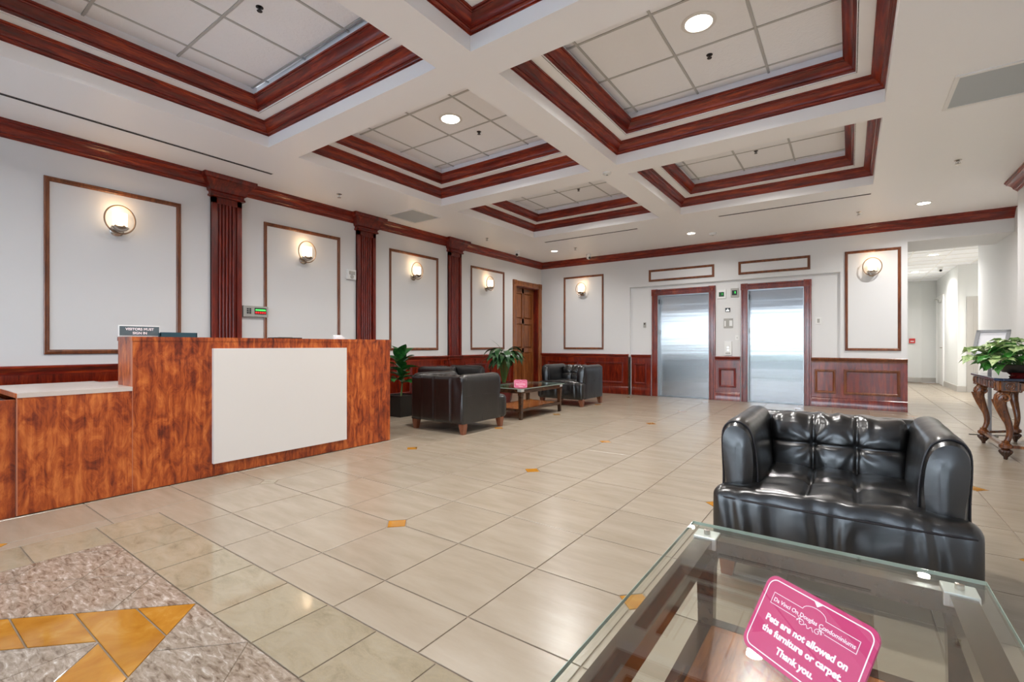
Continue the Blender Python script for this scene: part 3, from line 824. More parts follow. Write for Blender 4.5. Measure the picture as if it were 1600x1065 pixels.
# ================================================================== CEILING FITTINGS
def downlight(x, y, z, r, label, power, cat='light', spot=True):
    t = thing('recessed_downlight', label, cat, (x, y, z), 0, None)
    MB().lathe([(r * .74, 0), (r, 0), (r, -.004), (r * .93, -.009), (r * .78, -.009), (r * .74, -.002)], n=32).build('trim_ring', 'lampwhite', t, smooth=True)
    MB().lathe([(0, -.003), (r * .5, -.005), (r * .74, -.003), (r * .74, .0), (0, .0)], n=28).build('lamp_lens', 'lamp', t, smooth=True)
    ld = bpy.data.lights.new('downlight_lamp', 'AREA'); ld.shape = 'DISK'; ld.size = r * 1.4; ld.energy = power; ld.color = (1, .975, .95); ld.spread = math.radians(150)
    lo = bpy.data.objects.new('downlight_lamp', ld); COL.objects.link(lo); lo.parent = t; lo.location = (0, 0, -.012)
    return t
downlight(-5.18, 8.82, ZC, .085, 'small round recessed light in the ceiling near the corner camera', DOWN_W)
downlight(-2.34, 8.86, ZC, .085, 'small round recessed light in the ceiling in front of the left elevator', DOWN_W)
downlight(.86, 8.92, ZC, .095, 'small round recessed light in the ceiling before the corridor opening', DOWN_W * 2.2)
downlight(-3.50, 3.76, ZT - .004, .125, 'round recessed light in a ceiling tile of the middle left coffer', COFFER_W)
downlight(-.93, 3.73, ZT - .004, .125, 'round recessed light in a ceiling tile of the large right coffer', COFFER_W)
downlight(-3.5, 1.1, ZT - .004, .125, 'round recessed light in the coffer above the desk, out of frame', COFFER_W)
downlight(-.93, 1.1, ZT - .004, .125, 'round recessed light in the coffer straight overhead, out of frame', COFFER_W)
downlight(-.93, 6.3, ZT - .004, .125, 'round recessed light hidden up in the far right coffer', COFFER_W)
downlight(-3.5, 6.3, ZT - .004, .125, 'round recessed light hidden up in the far left coffer', COFFER_W)
downlight(1.42, 13.1, 2.972, .10, 'nearer round recessed light in the corridor ceiling', 26)
downlight(1.36, 15.9, 2.972, .10, 'farther round recessed light in the corridor ceiling', 26)
downlight(2.9, 13.4, 2.972, .10, 'recessed light round the corner of the corridor, out of view', 22)

def sprinkler(x, y, z, label, dark=False):
    t = thing('fire_sprinkler', label, 'sprinkler', (x, y, z), 0, None)
    m = 'black' if dark else 'chrome'
    if dark: t.scale = (.75, .75, .6)
    MB().lathe([(0, 0), (.034, 0), (.034, -.004), (.018, -.01), (.012, -.012), (0, -.012)], n=18).build('escutcheon', m, t, smooth=True)
    MB().lathe([(.007, -.01), (.007, -.035), (.004, -.04), (0, -.04)], n=10).build('bulb', m, t, smooth=True)
    MB().tube([(-.012, 0, -.012), (-.018, 0, -.03), (0, 0, -.048), (.018, 0, -.03), (.012, 0, -.012)], .003, 6).build('yoke', m, t)
    MB().lathe([(0, -.05), (.024, -.05), (.026, -.046), (0, -.045)], n=14).build('deflector', m, t)
sprinkler(-5.588, 3.824, ZC, 'pendent fire sprinkler in the ceiling above the second left wall frame')
sprinkler(-5.606, 7.03, ZC, 'pendent fire sprinkler in the ceiling above the last pilaster')
sprinkler(-4.66, 8.80, ZC, 'pendent fire sprinkler beside the recessed light near the back corner')
sprinkler(.113, 8.95, ZC, 'pendent fire sprinkler before the right end frame of the elevator wall')
sprinkler(.968, 7.08, ZC, 'pendent fire sprinkler in the plain ceiling below the big grille')
sprinkler(-3.47, 1.72, ZT - .003, 'dark fire sprinkler in a tile of the coffer over the desk', True)
sprinkler(-3.45, 4.18, ZT - .003, 'dark fire sprinkler in a tile of the middle left coffer', True)
sprinkler(-.96, 4.20, ZT - .003, 'dark fire sprinkler in a tile of the large right coffer', True)
sprinkler(-.96, 6.62, ZT - .003, 'dark fire sprinkler in a tile of the far right coffer', True)
sprinkler(-3.45, 6.62, ZT - .003, 'dark fire sprinkler in a tile of the far left coffer', True)

def slot(x0, x1, y0, y1, label):
    t = thing('linear_diffuser', label, 'air vent', ((x0 + x1) / 2, (y0 + y1) / 2, ZC)); hx, hy = (x1 - x0) / 2, (y1 - y0) / 2
    MB().box(-hx, hx, -hy, hy, -.004, 0).build('diffuser_frame', 'lampwhite', t)
    if hx > hy:
        for s in (-1, 1): MB().box(-hx + .01, hx - .01, s * hy * .45 - .008, s * hy * .45 + .008, -.006, -.0035).build('slot', 'dark', t)
    else:
        for s in (-1, 1): MB().box(s * hx * .45 - .008, s * hx * .45 + .008, -hy + .01, hy - .01, -.006, -.0035).build('slot', 'dark', t)
slot(-5.605, -5.555, -1.2, 2.92, 'long twin-slot air diffuser in the ceiling along the left wall')
slot(-4.90, -3.0, 7.94, 7.99, 'shorter slot air diffuser in the ceiling below the far left coffer')
slot(-1.69, .24, 7.93, 7.98, 'slot air diffuser in the ceiling below the far right coffer')
def grille(x0, x1, y0, y1, label):
    t = thing('return_air_grille', label, 'vent', ((x0 + x1) / 2, (y0 + y1) / 2, ZC)); hx, hy = (x1 - x0) / 2, (y1 - y0) / 2
    f = MB()
    for a, b, c, d in ((-hx, hx, -hy, -hy + .03), (-hx, hx, hy - .03, hy), (-hx, -hx + .03, -hy + .03, hy - .03), (hx - .03, hx, -hy + .03, hy - .03)): f.box(a, b, c, d, -.01, 0)
    f.build('grille_frame', 'lampwhite', t)
    MB().box(-hx + .03, hx - .03, -hy + .03, hy - .03, -.004, 0).build('perforated_plate', 'grille', t)
grille(-5.89, -5.29, 4.86, 5.47, 'small square grey return grille in the ceiling near the middle pilaster')
grille(.65, 1.28, 4.86, 5.50, 'large grey return grille in the plain ceiling at upper right')
t = thing('smoke_detector', 'white round smoke detector in the ceiling before the left elevator', 'detector', (-2.02, 9.09, ZC))
MB().lathe([(0, 0), (.065, 0), (.065, -.015), (.055, -.035), (.02, -.042), (0, -.042)], n=24).build('housing', 'plasticw', t, smooth=True)
MB().lathe([(.0, -.04), (.018, -.04), (.018, -.046), (0, -.046)], n=14).build('sensor_cap', 'plasticg', t)
t = thing('occupancy_sensor', 'small white sensor disc where the ceiling beams cross', 'sensor', (-2.33, 5.19, ZC))
MB().lathe([(0, 0), (.05, 0), (.05, -.012), (.03, -.025), (0, -.026)], n=20).build('housing', 'plasticw', t, smooth=True)
MB().lathe([(0, -.024), (.014, -.024), (.012, -.032), (0, -.034)], n=12).build('lens', 'plasticg', t, smooth=True)
def camdome(x, y, z, rz, label):
    t = thing('security_camera', label, 'camera', (x, y, z), rz)
    MB().lathe([(0, 0), (.055, 0), (.056, -.02), (.046, -.03), (0, -.03)], n=24).build('mount', 'plasticw', t, smooth=True)
    MB().lathe([(0, .05), (.03, .045), (.05, .02), (.05, -.01), (.04, -.035), (0, -.05)][::-1], n=22).build('eyeball', 'plasticw', t, smooth=True, loc=(0, 0, -.062), rot=(math.radians(60), 0, 0))
    MB().lathe([(0, 0), (.028, 0), (.026, .008), (0, .012)], n=18).build('lens', 'black', t, smooth=True, loc=(0, -.048, -.085), rot=(math.radians(115), 0, 0))
camdome(-5.84, 8.38, ZC, .3, 'white turret camera with black lens under the ceiling near the left wall')
camdome(-4.75, 9.60, ZC, .9, 'white turret camera close to the elevator wall crown moulding')
camdome(1.78, 15.3, 2.972, 0, 'small dark-lensed camera on the corridor ceiling')

# ================================================================== WALL FITTINGS
def sconce(x, y, z, rz, label):
    t = thing('wall_sconce', label, 'wall lamp', (x, y, z), rz, 'oval ring wall sconces')
    # local: wall behind at +y, faces -y
    MB().lathe([(0, 0), (.06, 0), (.06, .008), (.045, .018), (.02, .022), (0, .022)], n=24).build('back_plate', 'chrome', t, smooth=True, loc=(0, 0, -.10), rot=(PI / 2, 0, 0))
    MB().tube([(0, -.01, -.10), (0, -.05, -.115), (0, -.10, -.11), (0, -.105, -.09)], .011, 8).build('arm', 'chrome', t, smooth=True)
    pts = [(.128 * math.cos(2 * PI * k / 40), -.105, .145 * math.sin(2 * PI * k / 40)) for k in range(40)]
    MB().tube(pts, .0075, 8, True).build('ring', 'ring', t, smooth=True)
    MB().lathe([(0, -.02), (.02, -.018), (.055, 0), (.075, .022), (.068, .03), (.045, .012), (0, .005)], n=24).build('cup', 'chrome', t, smooth=True, loc=(0, -.105, -.105))
    for a in (.5, 1.6, 2.7, 3.8, 5.0):
        MB().lathe([(0, -.012), (.012, -.008), (.014, .004), (.006, .014), (0, .015)], n=8).build('cup_ornament', 'ring', t, smooth=True, loc=(.06 * math.cos(a), -.105 + .06 * math.sin(a), -.078))
    MB().lathe([(.058, -.075), (.060, .065), (.055, .065), (.053, -.075)], n=24).build('glass_shade', 'shade', t, smooth=True, loc=(0, -.105, .0))
    ld = bpy.data.lights.new('sconce_bulb', 'POINT'); ld.energy = SCONCE_W; ld.color = (1, .70, .42); ld.shadow_soft_size = .05
    lo = bpy.data.objects.new('sconce_bulb', ld); COL.objects.link(lo); lo.parent = t; lo.location = (0, -.105, .12)
for y, lb in ((-.45, 'lit sconce on the left wall nearest the front windows, out of frame'), (1.625, 'lit ring sconce in the leftmost wall frame above the desk'), (3.70, 'lit ring sconce in the second wall frame from the left'),
              (5.76, 'lit ring sconce in the third wall frame, behind the armchairs'), (7.82, 'lit ring sconce in the narrow wall frame beside the wooden door')):
    sconce(XL, y, 2.385, PI / 2, lb)
sconce(-5.10, YB, 2.40, 0, 'lit ring sconce in the wall frame left of the elevators')
sconce(.305, YB, 2.40, 0, 'lit ring sconce in the wall frame right of the elevators')

# annunciator panel
t = thing('alarm_annunciator', 'flat grey alarm panel with green and red lights beside the first pilaster', 'alarm panel', (XL, 3.03, 1.52), PI / 2)
MB().box(-.155, .155, -.05, 0, -.07, .07).build('case', 'plasticg', t, bevel=.006)
MB().box(-.02, .13, -.053, -.049, -.035, .045).build('display', 'black', t)
MB().box(-.01, .12, -.056, -.052, .01, .03).build('green_bar', 'green', t)
for k in range(5): MB().box(-.012 + k * .028, .008 + k * .028, -.056, -.052, -.025, -.002).build('red_lamp', 'redled', t)
for k in range(3):
    for j in range(2): MB().box(-.115 + j * .03, -.095 + j * .03, -.056, -.049, -.03 + k * .025, -.014 + k * .025).build('button', 'dark', t)
t = thing('alarm_strobe', 'white fire alarm horn strobe on the wall left of the second pilaster', 'alarm', (XL, 4.47, 2.17), PI / 2)
MB().box(-.075, .075, -.045, 0, -.075, .075).build('case', 'plasticw', t, bevel=.006)
MB().box(-.05, .05, -.06, -.044, .0, .05).build('strobe_lens', 'plasticg', t, bevel=.004)
MB().lathe([(0, 0), (.03, 0), (.03, .006), (0, .008)], n=16).build('horn', 'plasticg', t, loc=(0, -.044, -.035), rot=(PI / 2, 0, 0))

def wallbox(name, label, cat, x, z, w_, h_, d_, mat, y=RY, parts=()):
    t = thing(name, label, cat, (x, y, z), 0)
    MB().box(-w_ / 2, w_ / 2, -d_, 0, -h_ / 2, h_ / 2).build('plate', mat, t, bevel=min(.003, d_ / 3))
    for (pn, x0, x1, z0, z1, m) in parts: MB().box(x0, x1, -d_ - .004, -d_ + .001, z0, z1).build(pn, m, t)
    return t
wallbox('floor_indicator', 'small dark display box with green glow beside the left elevator frame', 'display', -2.065, 2.10, .16, .17, .02, 'plasticw', parts=[('screen', -.05, .045, -.05, .04, 'greendim'), ('digit', .0, .025, -.02, .02, 'green')])
wallbox('floor_indicator', 'small dark display box with a green digit beside the right elevator frame', 'display', -1.83, 2.115, .14, .17, .02, 'plasticg', parts=[('screen', -.045, .045, -.05, .045, 'black'), ('digit', .0, .022, -.02, .025, 'green')])
wallbox('key_switch', 'small black and steel key switch between the elevators', 'switch', -1.955, 1.785, .09, .075, .012, 'black', parts=[('key_plate', -.03, .03, -.03, .0, 'chrome'), ('key_hole', -.01, .012, -.004, .022, 'chrome')])
wallbox('evacuation_plate', 'clear acrylic notice holder with white card between the elevators', 'sign', -1.945, 1.52, .17, .19, .008, 'plasticg', parts=[('card_edge', -.07, -.045, -.06, .05, 'plasticw'), ('card', .02, .075, -.055, .055, 'plasticw')])
wallbox('light_switch', 'small white switch plate by the right elevator frame', 'switch', -1.785, 1.235, .07, .10, .008, 'plasticw', parts=[('toggle', -.006, .006, -.012, .012, 'plasticg')])
wallbox('call_button_panel', 'white elevator call panel with two buttons between the elevators', 'button panel', -1.945, 1.03, .13, .27, .035, 'plasticw', parts=[('call_button', -.018, .018, -.0, .035, 'chrome'), ('call_button', -.018, .018, -.055, -.02, 'chrome'), ('label_strip', -.045, .045, -.11, -.085, 'plasticg')])
wallbox('wall_switch', 'white dimmer switch on the wall right of the right elevator', 'switch', -.455, 1.525, .085, .12, .008, 'plasticw', parts=[('rocker', -.018, .018, -.035, .035, 'plasticg')])
wallbox('card_reader', 'small grey reader on the wall left of the left elevator', 'reader', -3.625, 1.53, .055, .11, .02, 'plasticg', parts=[('reader_window', -.015, .015, .01, .035, 'dark')])
wallbox('fire_alarm_pull', 'small red fire alarm pull station on the far corridor wall', 'alarm', 1.50, 1.22, .14, .14, .05, 'red', y=18.3, parts=[('pull_handle', -.04, .04, -.03, .0, 'plasticw')])

# ================================================================== RECEPTION DESK
desk = thing('reception_desk', 'cherry laminate reception desk with a white front panel and lower left wing', 'desk', (-4.285, 2.4, 0))
def D(x0, x1, y0, y1, z0, z1, name, mat, par=desk, bevel=0): return MB().box(x0 + 4.285, x1 + 4.285, y0 - 2.4, y1 - 2.4, z0, z1).build(name, mat, par, bevel=bevel)
fx = -4.285
YJ = 1.205
D(fx - .03, fx, YJ + .002, 3.595, .006, 1.12, 'front_panel', 'desk')
D(fx - .03, fx, .615, YJ - .002, .006, .752, 'front_panel', 'desk')
D(fx - .03, fx, YJ - .0025, YJ + .0025, .006, 1.12, 'joint_strip', 'deskedge')
D(fx - .32, fx - .03, YJ, YJ + .03, .006, 1.12, 'end_panel', 'desk')
D(fx - .32, fx - .03, 3.565, 3.595, .006, 1.12, 'end_panel', 'desk')
D(fx - .33, fx + .003, YJ - .003, 3.60, 1.12, 1.15, 'transaction_top', 'desk')
D(fx - .34, fx - .32, YJ + .01, 3.58, .75, 1.12, 'back_panel', 'desk')
D(fx - .95, fx + .003, .61, YJ, .752, .782, 'wing_top', 'countertop')
D(fx - .95, fx - .33, YJ, 3.59, .742, .772, 'work_surface', 'countertop')
D(fx - .95, fx + .006, .606, .612, .752, .782, 'edge_strip', 'desk')
D(fx - .95, fx - .03, .615, .645, .006, .70, 'end_panel', 'desk')
D(fx - .95, fx - .9, .645, YJ, .006, .75, 'end_panel', 'desk')
D(fx - .95, fx - .34, 3.56, 3.59, .006, .742, 'end_panel', 'desk')
D(fx - .04, fx - .01, -.9, .607, .001, .742, 'front_panel', 'desk')
D(fx - .95, fx - .04, -.9, .600, .70, .72, 'return_top_shade', 'dark')  # near-black colour paints in the shadow below the wing slab
D(fx - .005, fx + .003, .609, .616, .006, .752, 'edge_strip', 'deskedge')
pn = D(fx, fx + .035, 1.736, 2.999, .11, 1.06, 'white_panel', 'deskwhite', bevel=.002)
# text helper
def text(s, size, parent, loc, rot, mat, name='lettering', align='CENTER', ext=.0004, bold=.0):
    cu = bpy.data.curves.new('txt', 'FONT'); cu.body = s; cu.size = size; cu.align_x = align; cu.align_y = 'CENTER'; cu.extrude = ext; cu.offset = bold; cu.resolution_u = 3
    cu.space_line = 1.0
    o = bpy.data.objects.new('txt', cu); COL.objects.link(o)
    dg = bpy.context.evaluated_depsgraph_get(); me = bpy.data.meshes.new_from_object(o.evaluated_get(dg)); bpy.data.objects.remove(o)
    me.materials.clear(); me.materials.append(M[mat])
    return link(name, me, parent, loc, rot)
t = thing('sign_in_sign', 'slate grey tabletop sign reading VISITORS MUST SIGN IN on the desk', 'sign', (-4.46, 1.30, 1.151), PI / 2)
MB().box(-.13, .13, 0, .008, .004, .088).build('sign_board', 'plasticw', t)
MB().box(-.125, .125, -.003, 0, .010, .080).build('sign_face', 'slate', t)
MB().box(-.13, .13, -.02, .05, 0, .006).build('sign_foot', 'acrylic', t)
text('VISITORS MUST', .026, t, (0, -.0035, .058), (PI / 2, 0, 0), 'signwhite', bold=.0006)
text('SIGN IN', .026, t, (0, -.0035, .028), (PI / 2, 0, 0), 'signwhite', bold=.0006)
t = thing('document_tray', 'dark teal low tray lying on the desk beside the slate sign', 'tray', (-4.50, 1.55, 1.151))
MB().box(-.08, .08, -.13, .13, 0, .006).box(-.08, .08, -.13, -.124, .006, .034).box(-.08, .08, .124, .13, .006, .034).box(.074, .08, -.13, .13, .006, .038).box(-.08, -.074, -.13, .13, .006, .034).build('tray_body', 'teal', t)
MB().box(-.07, .07, -.118, .118, .007, .02).build('paper_pile', 'paper', t)
t = thing('card_holder', 'tiny white card holder near the right end of the desk top', 'card holder', (-4.42, 3.02, 1.151))
MB().box(-.03, .03, -.05, .05, 0, .006).box(.02, .03, -.05, .05, .006, .022).box(-.03, -.02, -.05, .05, .006, .045).build('holder', 'plasticw', t)
MB().box(-.015, .012, -.044, .044, .007, .035).build('cards', 'paper', t)
t = thing('desk_pen_pad', 'thin dark pad lying on the desk top behind the white panel', 'pad', (-4.45, 2.45, 1.151))
MB().box(-.06, .06, -.14, .14, 0, .010).build('pad_base', 'black', t, bevel=.003)
MB().tube([(0, -.07, .014), (0, .07, .014)], .004, 8).build('pen', 'plasticg', t)

# ================================================================== ARMCHAIRS
def fbm(x, y, z=0): return noise.noise(Vector((x, y, z)))
def make_chair():
    t = thing('leather_armchair', 'x', 'armchair', (0, 0, 0), 0, 'black leather armchairs')
    TX3 = (-.094, .094)
    def seat_fn(p, n):
        q = p.copy(); top = p.z > .08; y = p.y
        if n.z > .5:
            xin = abs(p.x) < .30
            g = 0
            if p.y > -.35:
                for s in TX3: g += math.exp(-((p.x - s) / .010) ** 2) * .016 + math.exp(-((p.x - s) / .05) ** 2) * .010
                g += (math.exp(-((p.y + .06) / .010) ** 2) * .012 + math.exp(-((p.y + .06) / .05) ** 2) * .008) * (1 if xin else 0)
                for s in TX3: g += .022 * math.exp(-(((p.x - s) / .03) ** 2 + ((p.y + .06) / .03) ** 2))
            ang = math.atan2(p.y + .06, abs(p.x) - .094); rr = math.hypot(p.y + .06, abs(p.x) - .094)
            wr = .003 * math.sin(ang * 11 + 3 * fbm(p.x * 9, p.y * 9)) * math.exp(-(rr / .11) ** 2)
            q.z += (.028 * max(0, math.cos(p.x / .46 * PI / 2)) - g + wr) + .005 * fbm(p.x * 14, p.y * 14, 1.7)
        if n.y < -.5:
            k = max(0, min(1, (.13 - p.z) / .2))
            wv = math.sin(p.x * 62 + 5 * fbm(p.x * 6, 0, p.z * 3)) * .5 + math.sin(p.x * 31 + 2) * .5
            q.y += .010 * wv * (1 - abs(p.z / .16) ** 3) - .02 * (1 - (p.z / .17) ** 2)
        if p.y > -.30: q.x *= .965
        return q
    rbox(0, -.06, .275, .93, .77, .30, .045, (130, 44, 18), seat_fn).build('seat', 'leather', t, smooth=True, sharp=0)
    # piping round the front edge of the seat
    pts = [(.44 * s, -.446 - .016 * (1 - abs(s) ** 4), .386) for s in [k / 12 for k in range(-12, 13)]]
    MB().tube(pts, .005, 6).build('seat_piping', 'seam', t, smooth=True)
    # arms
    sec = [(.448, .13), (.450, .3), (.450, .48), (.449, .60), (.443, .675), (.424, .712), (.392, .728), (.355, .722), (.325, .697), (.305, .65), (.292, .58), (.282, .50), (.276, .42), (.272, .32), (.270, .20), (.270, .13)]
    def dense(sec, m=3):
        out = []
        n = len(sec)
        for i in range(n - 1):
            p0, p1, p2, p3 = sec[max(i - 1, 0)], sec[i], sec[i + 1], sec[min(i + 2, n - 1)]
            for k in range(m):
                u = k / m
                out.append(tuple(.5 * ((2 * p1[a]) + (-p0[a] + p2[a]) * u + (2 * p0[a] - 5 * p1[a] + 4 * p2[a] - p3[a]) * u * u + (-p0[a] + 3 * p1[a] - 3 * p2[a] + p3[a]) * u ** 3) for a in (0, 1)))
        out.append(sec[-1]); return out
    ds = dense(sec)
    for s in (-1, 1):
        rings = []; NY = 26; y0, y1 = -.335, .435
        cxm, czm = .36, .43
        for k in range(NY + 1):
            u = k / NY
            y = y0 + (y1 - y0) * u
            e = min(k, NY - k); ins = {0: .030, 1: .010, 2: .002}.get(e, 0)
            yy = y + (0 if e else (.0 if k == 0 else 0))
            rings.append([((cx_ + (cxm - cx_) / max(.02, math.hypot(cx_ - cxm, cz_ - czm)) * ins + .0035 * fbm(cx_ * 9, y * 6, cz_ * 5)) * s,
                           yy + (-.010 * (1 - ((cz_ - .43) / .3) ** 2) if k == 0 else 0),
                           cz_ + (czm - cz_) / max(.02, math.hypot(cx_ - cxm, cz_ - czm)) * ins * (1 if cz_ > .2 else 0) + .003 * fbm(y * 10, cx_ * 12, 4) * (1 if cz_ > .6 else 0)) for cx_, cz_ in ds])
        arm = MB().loft(rings)
        # bulged front cap: replace the flat cap by a fan of rings
        r0 = rings[0]
        arm.f = [f for f in arm.f if len(f) == 4 or max(f) > len(r0)]
        capr = [[(p[0] + (cxm * s - p[0]) * f_, p[1] - .018 * math.sin(f_ * PI / 2), p[2] + (min(max(p[2], .30), .60) - p[2]) * f_) for p in r0] for f_ in (0, .12, .28, .46, .64, .8)]
        arm.loft(capr[::-1], True, True)
        ao = arm.build('arm', 'leather', t, smooth=True, sharp=50)
        edge = [(p[0], p[1] - .003, p[2]) for p in rings[1]][2:-2]
        MB().tube(edge, .0045, 6).build('arm_piping', 'seam', ao, smooth=True)
        # seams on the outer side
        MB().tube([(.4485 * s, -.27 + k * .055, .47 + .004 * math.sin(k)) for k in range(13)], .0028, 5).build('side_seam', 'seam', ao)
        MB().tube([(.4485 * s, .06, .14 + k * .055) for k in range(7)], .0028, 5).build('side_seam', 'seam', ao)
    # inner back cushion, tufted
    def back_fn(p, n):
        q = p.copy()
        if n.y < -.4:
            g = 0
            for s in TX3: g += math.exp(-((p.x - s) / .007) ** 2) * .012 + math.exp(-((p.x - s) / .045) ** 2) * .012
            g += math.exp(-((p.z - .015) / .007) ** 2) * .012 + math.exp(-((p.z - .015) / .04) ** 2) * .010
            for s in TX3: g += .012 * math.exp(-(((p.x - s) / .02) ** 2 + ((p.z - .015) / .02) ** 2))
            ang = math.atan2(p.z - .015, abs(p.x) - .094); rr = math.hypot(p.z - .015, abs(p.x) - .094)
            wr = .0022 * math.sin(ang * 9 + 4 * fbm(p.x * 8, p.z * 8, 3)) * math.exp(-(rr / .12) ** 2)
            wr += .005 * math.sin(p.x * 75 + 4 * fbm(p.x * 8, p.z * 5, 9)) * max(0, (p.z - .04) / .12)
            q.y += g - .035 * (1 - (p.z / .17) ** 2) * (1 - (p.x / .30) ** 4) + wr
        q.y += (p.z) * .16
        if n.z > .5: q.z += .006 * math.sin(p.x * 55 + 3 * fbm(p.x * 5, p.y * 5)) + .008 * math.cos(p.x * 5)
        return q
    rbox(0, .265, .545, .60, .16, .32, .04, (96, 10, 40), back_fn).build('back_cushion', 'leather', t, smooth=True, sharp=0)
    def ob_fn(p, n):
        q = p.copy()
        if n.y > .5:
            g = sum(math.exp(-((p.x - s) / .012) ** 2) * .012 for s in (-.27, .02, .27))
            q.y += -g + .012 * math.cos(p.x * 3.2) + .006 * math.sin(p.x * 22 + 3 * fbm(p.x * 4, p.z * 3)) * max(0, .5 + p.z)
        if n.z > .5: q.z += .004 * fbm(p.x * 9, p.y * 9)
        return q
    rbox(0, .385, .415, .895, .10, .575, .03, (44, 8, 26), ob_fn).build('outer_back', 'leather', t, smooth=True, sharp=0)
    for sx in (-1, 1):
        for sy, yy in ((-1, -.36), (1, .38)):
            a, b = .038, .024; cx_, cy_ = sx * .405, yy
            rg = []
            for z, h in ((.13, a), (.1, a), (0, b)):
                ox = sx * (a - h) * .4
                rg.append([(cx_ + ox + dx * h, cy_ + dy * h, z) for dx, dy in ((-1, -1), (1, -1), (1, 1), (-1, 1))])
            MB().loft(rg).build('leg', 'leg', t)
    return t
ch = make_chair()
ch['label'] = 'black leather armchair in the foreground facing the glass table, tufted seat toward the camera'
CH = [((-.065, 2.80, 0), 0, None),
      ((-4.235, 4.715, 0), PI, 'black leather armchair seen from behind, just past the end of the desk'),
      ((-5.60, 6.10, 0), PI / 2, 'black leather armchair by the left wall, mostly hidden behind another'),
      ((-4.255, 7.86, 0), 0, 'black leather armchair beyond the far coffee table, by the elevator wall')]
ch.location = CH[0][0]
ch.scale = (1.0, 1.0, 1.0)
for l_, rz, lb in CH[1:]: dup(ch, l_, rz, lb)

# ================================================================== COFFEE TABLES
def make_table(W, Ln):
    t = thing('coffee_table', 'x', 'table', (0, 0, 0), 0, 'glass-topped coffee tables')
    H = .46; hx, hy = W / 2, Ln / 2; ins = .03; lw = .062
    g = MB().box(-hx, hx, -hy, hy, H - .012, H).build('glass_top', 'glass', t, bevel=.0015)
    MB().box(-hx, hx, hy - .001, hy + .0005, H - .011, H - .001).box(-hx, hx, -hy - .0005, -hy + .001, H - .011, H - .001).box(-hx - .0005, -hx + .001, -hy, hy, H - .011, H - .001).box(hx - .001, hx + .0005, -hy, hy, H - .011, H - .001).build('glass_edge', 'glassedge', g)
    for sx in (-1, 1):
        for sy in (-1, 1):
            cx_, cy_ = sx * (hx - ins - lw / 2), sy * (hy - ins - lw / 2)
            c = MB().box(-.036, .036, -.036, .036, H - .052, H - .013).build('corner_cap', 'capmetal', t, loc=(cx_, cy_, 0), bevel=.003)
            MB().lathe([(0, H - .0125), (.010, H - .0125), (.010, H + .0005), (0, H + .001)], n=12).build('cap_pin', 'chrome', c)
            rg = [[(cx_ + dx * h, cy_ + dy * h, z) for dx, dy in ((-1, -1), (1, -1), (1, 1), (-1, 1))] for z, h in ((H - .053, .031), (H - .10, .031), (H - .12, .027), (0, .021))]
            MB().loft(rg).build('leg', 'darkwood', t)
    a = hx - ins; b = hy - ins; z0, z1 = H - .075, H - .02
    for s in (-1, 1):
        MB().box(s * a - s * .055, s * a, -b + lw, b - lw, z0, z1).build('apron_rail', 'darkwood', t)
        MB().box(-a + lw, a - lw, s * b - s * .055, s * b, z0, z1).build('apron_rail', 'darkwood', t)
    zs = .155
    fr = .05
    MB().box(-a + fr, a - fr, -b + fr, b - fr, zs - .018, zs - .002).build('shelf', 'shelfwood', t)
    for s in (-1, 1):
        MB().box(s * a - s * fr, s * a - s * .008, -b + .052, b - .052, zs - .035, zs).build('shelf_rail', 'darkwood', t)
        MB().box(-a + .05, a - .05, s * b - s * fr, s * b - s * .008, zs - .035, zs).build('shelf_rail', 'darkwood', t)
    return t
ct = make_table(.75, 1.25)
ct['label'] = 'near glass-topped coffee table with dark wood rails in the foreground'
ct.location = (-.08, 1.125, 0)
dup(ct, (-4.215, 6.245, 0), 0, 'far glass-topped coffee table with dark wood legs between the black armchairs')

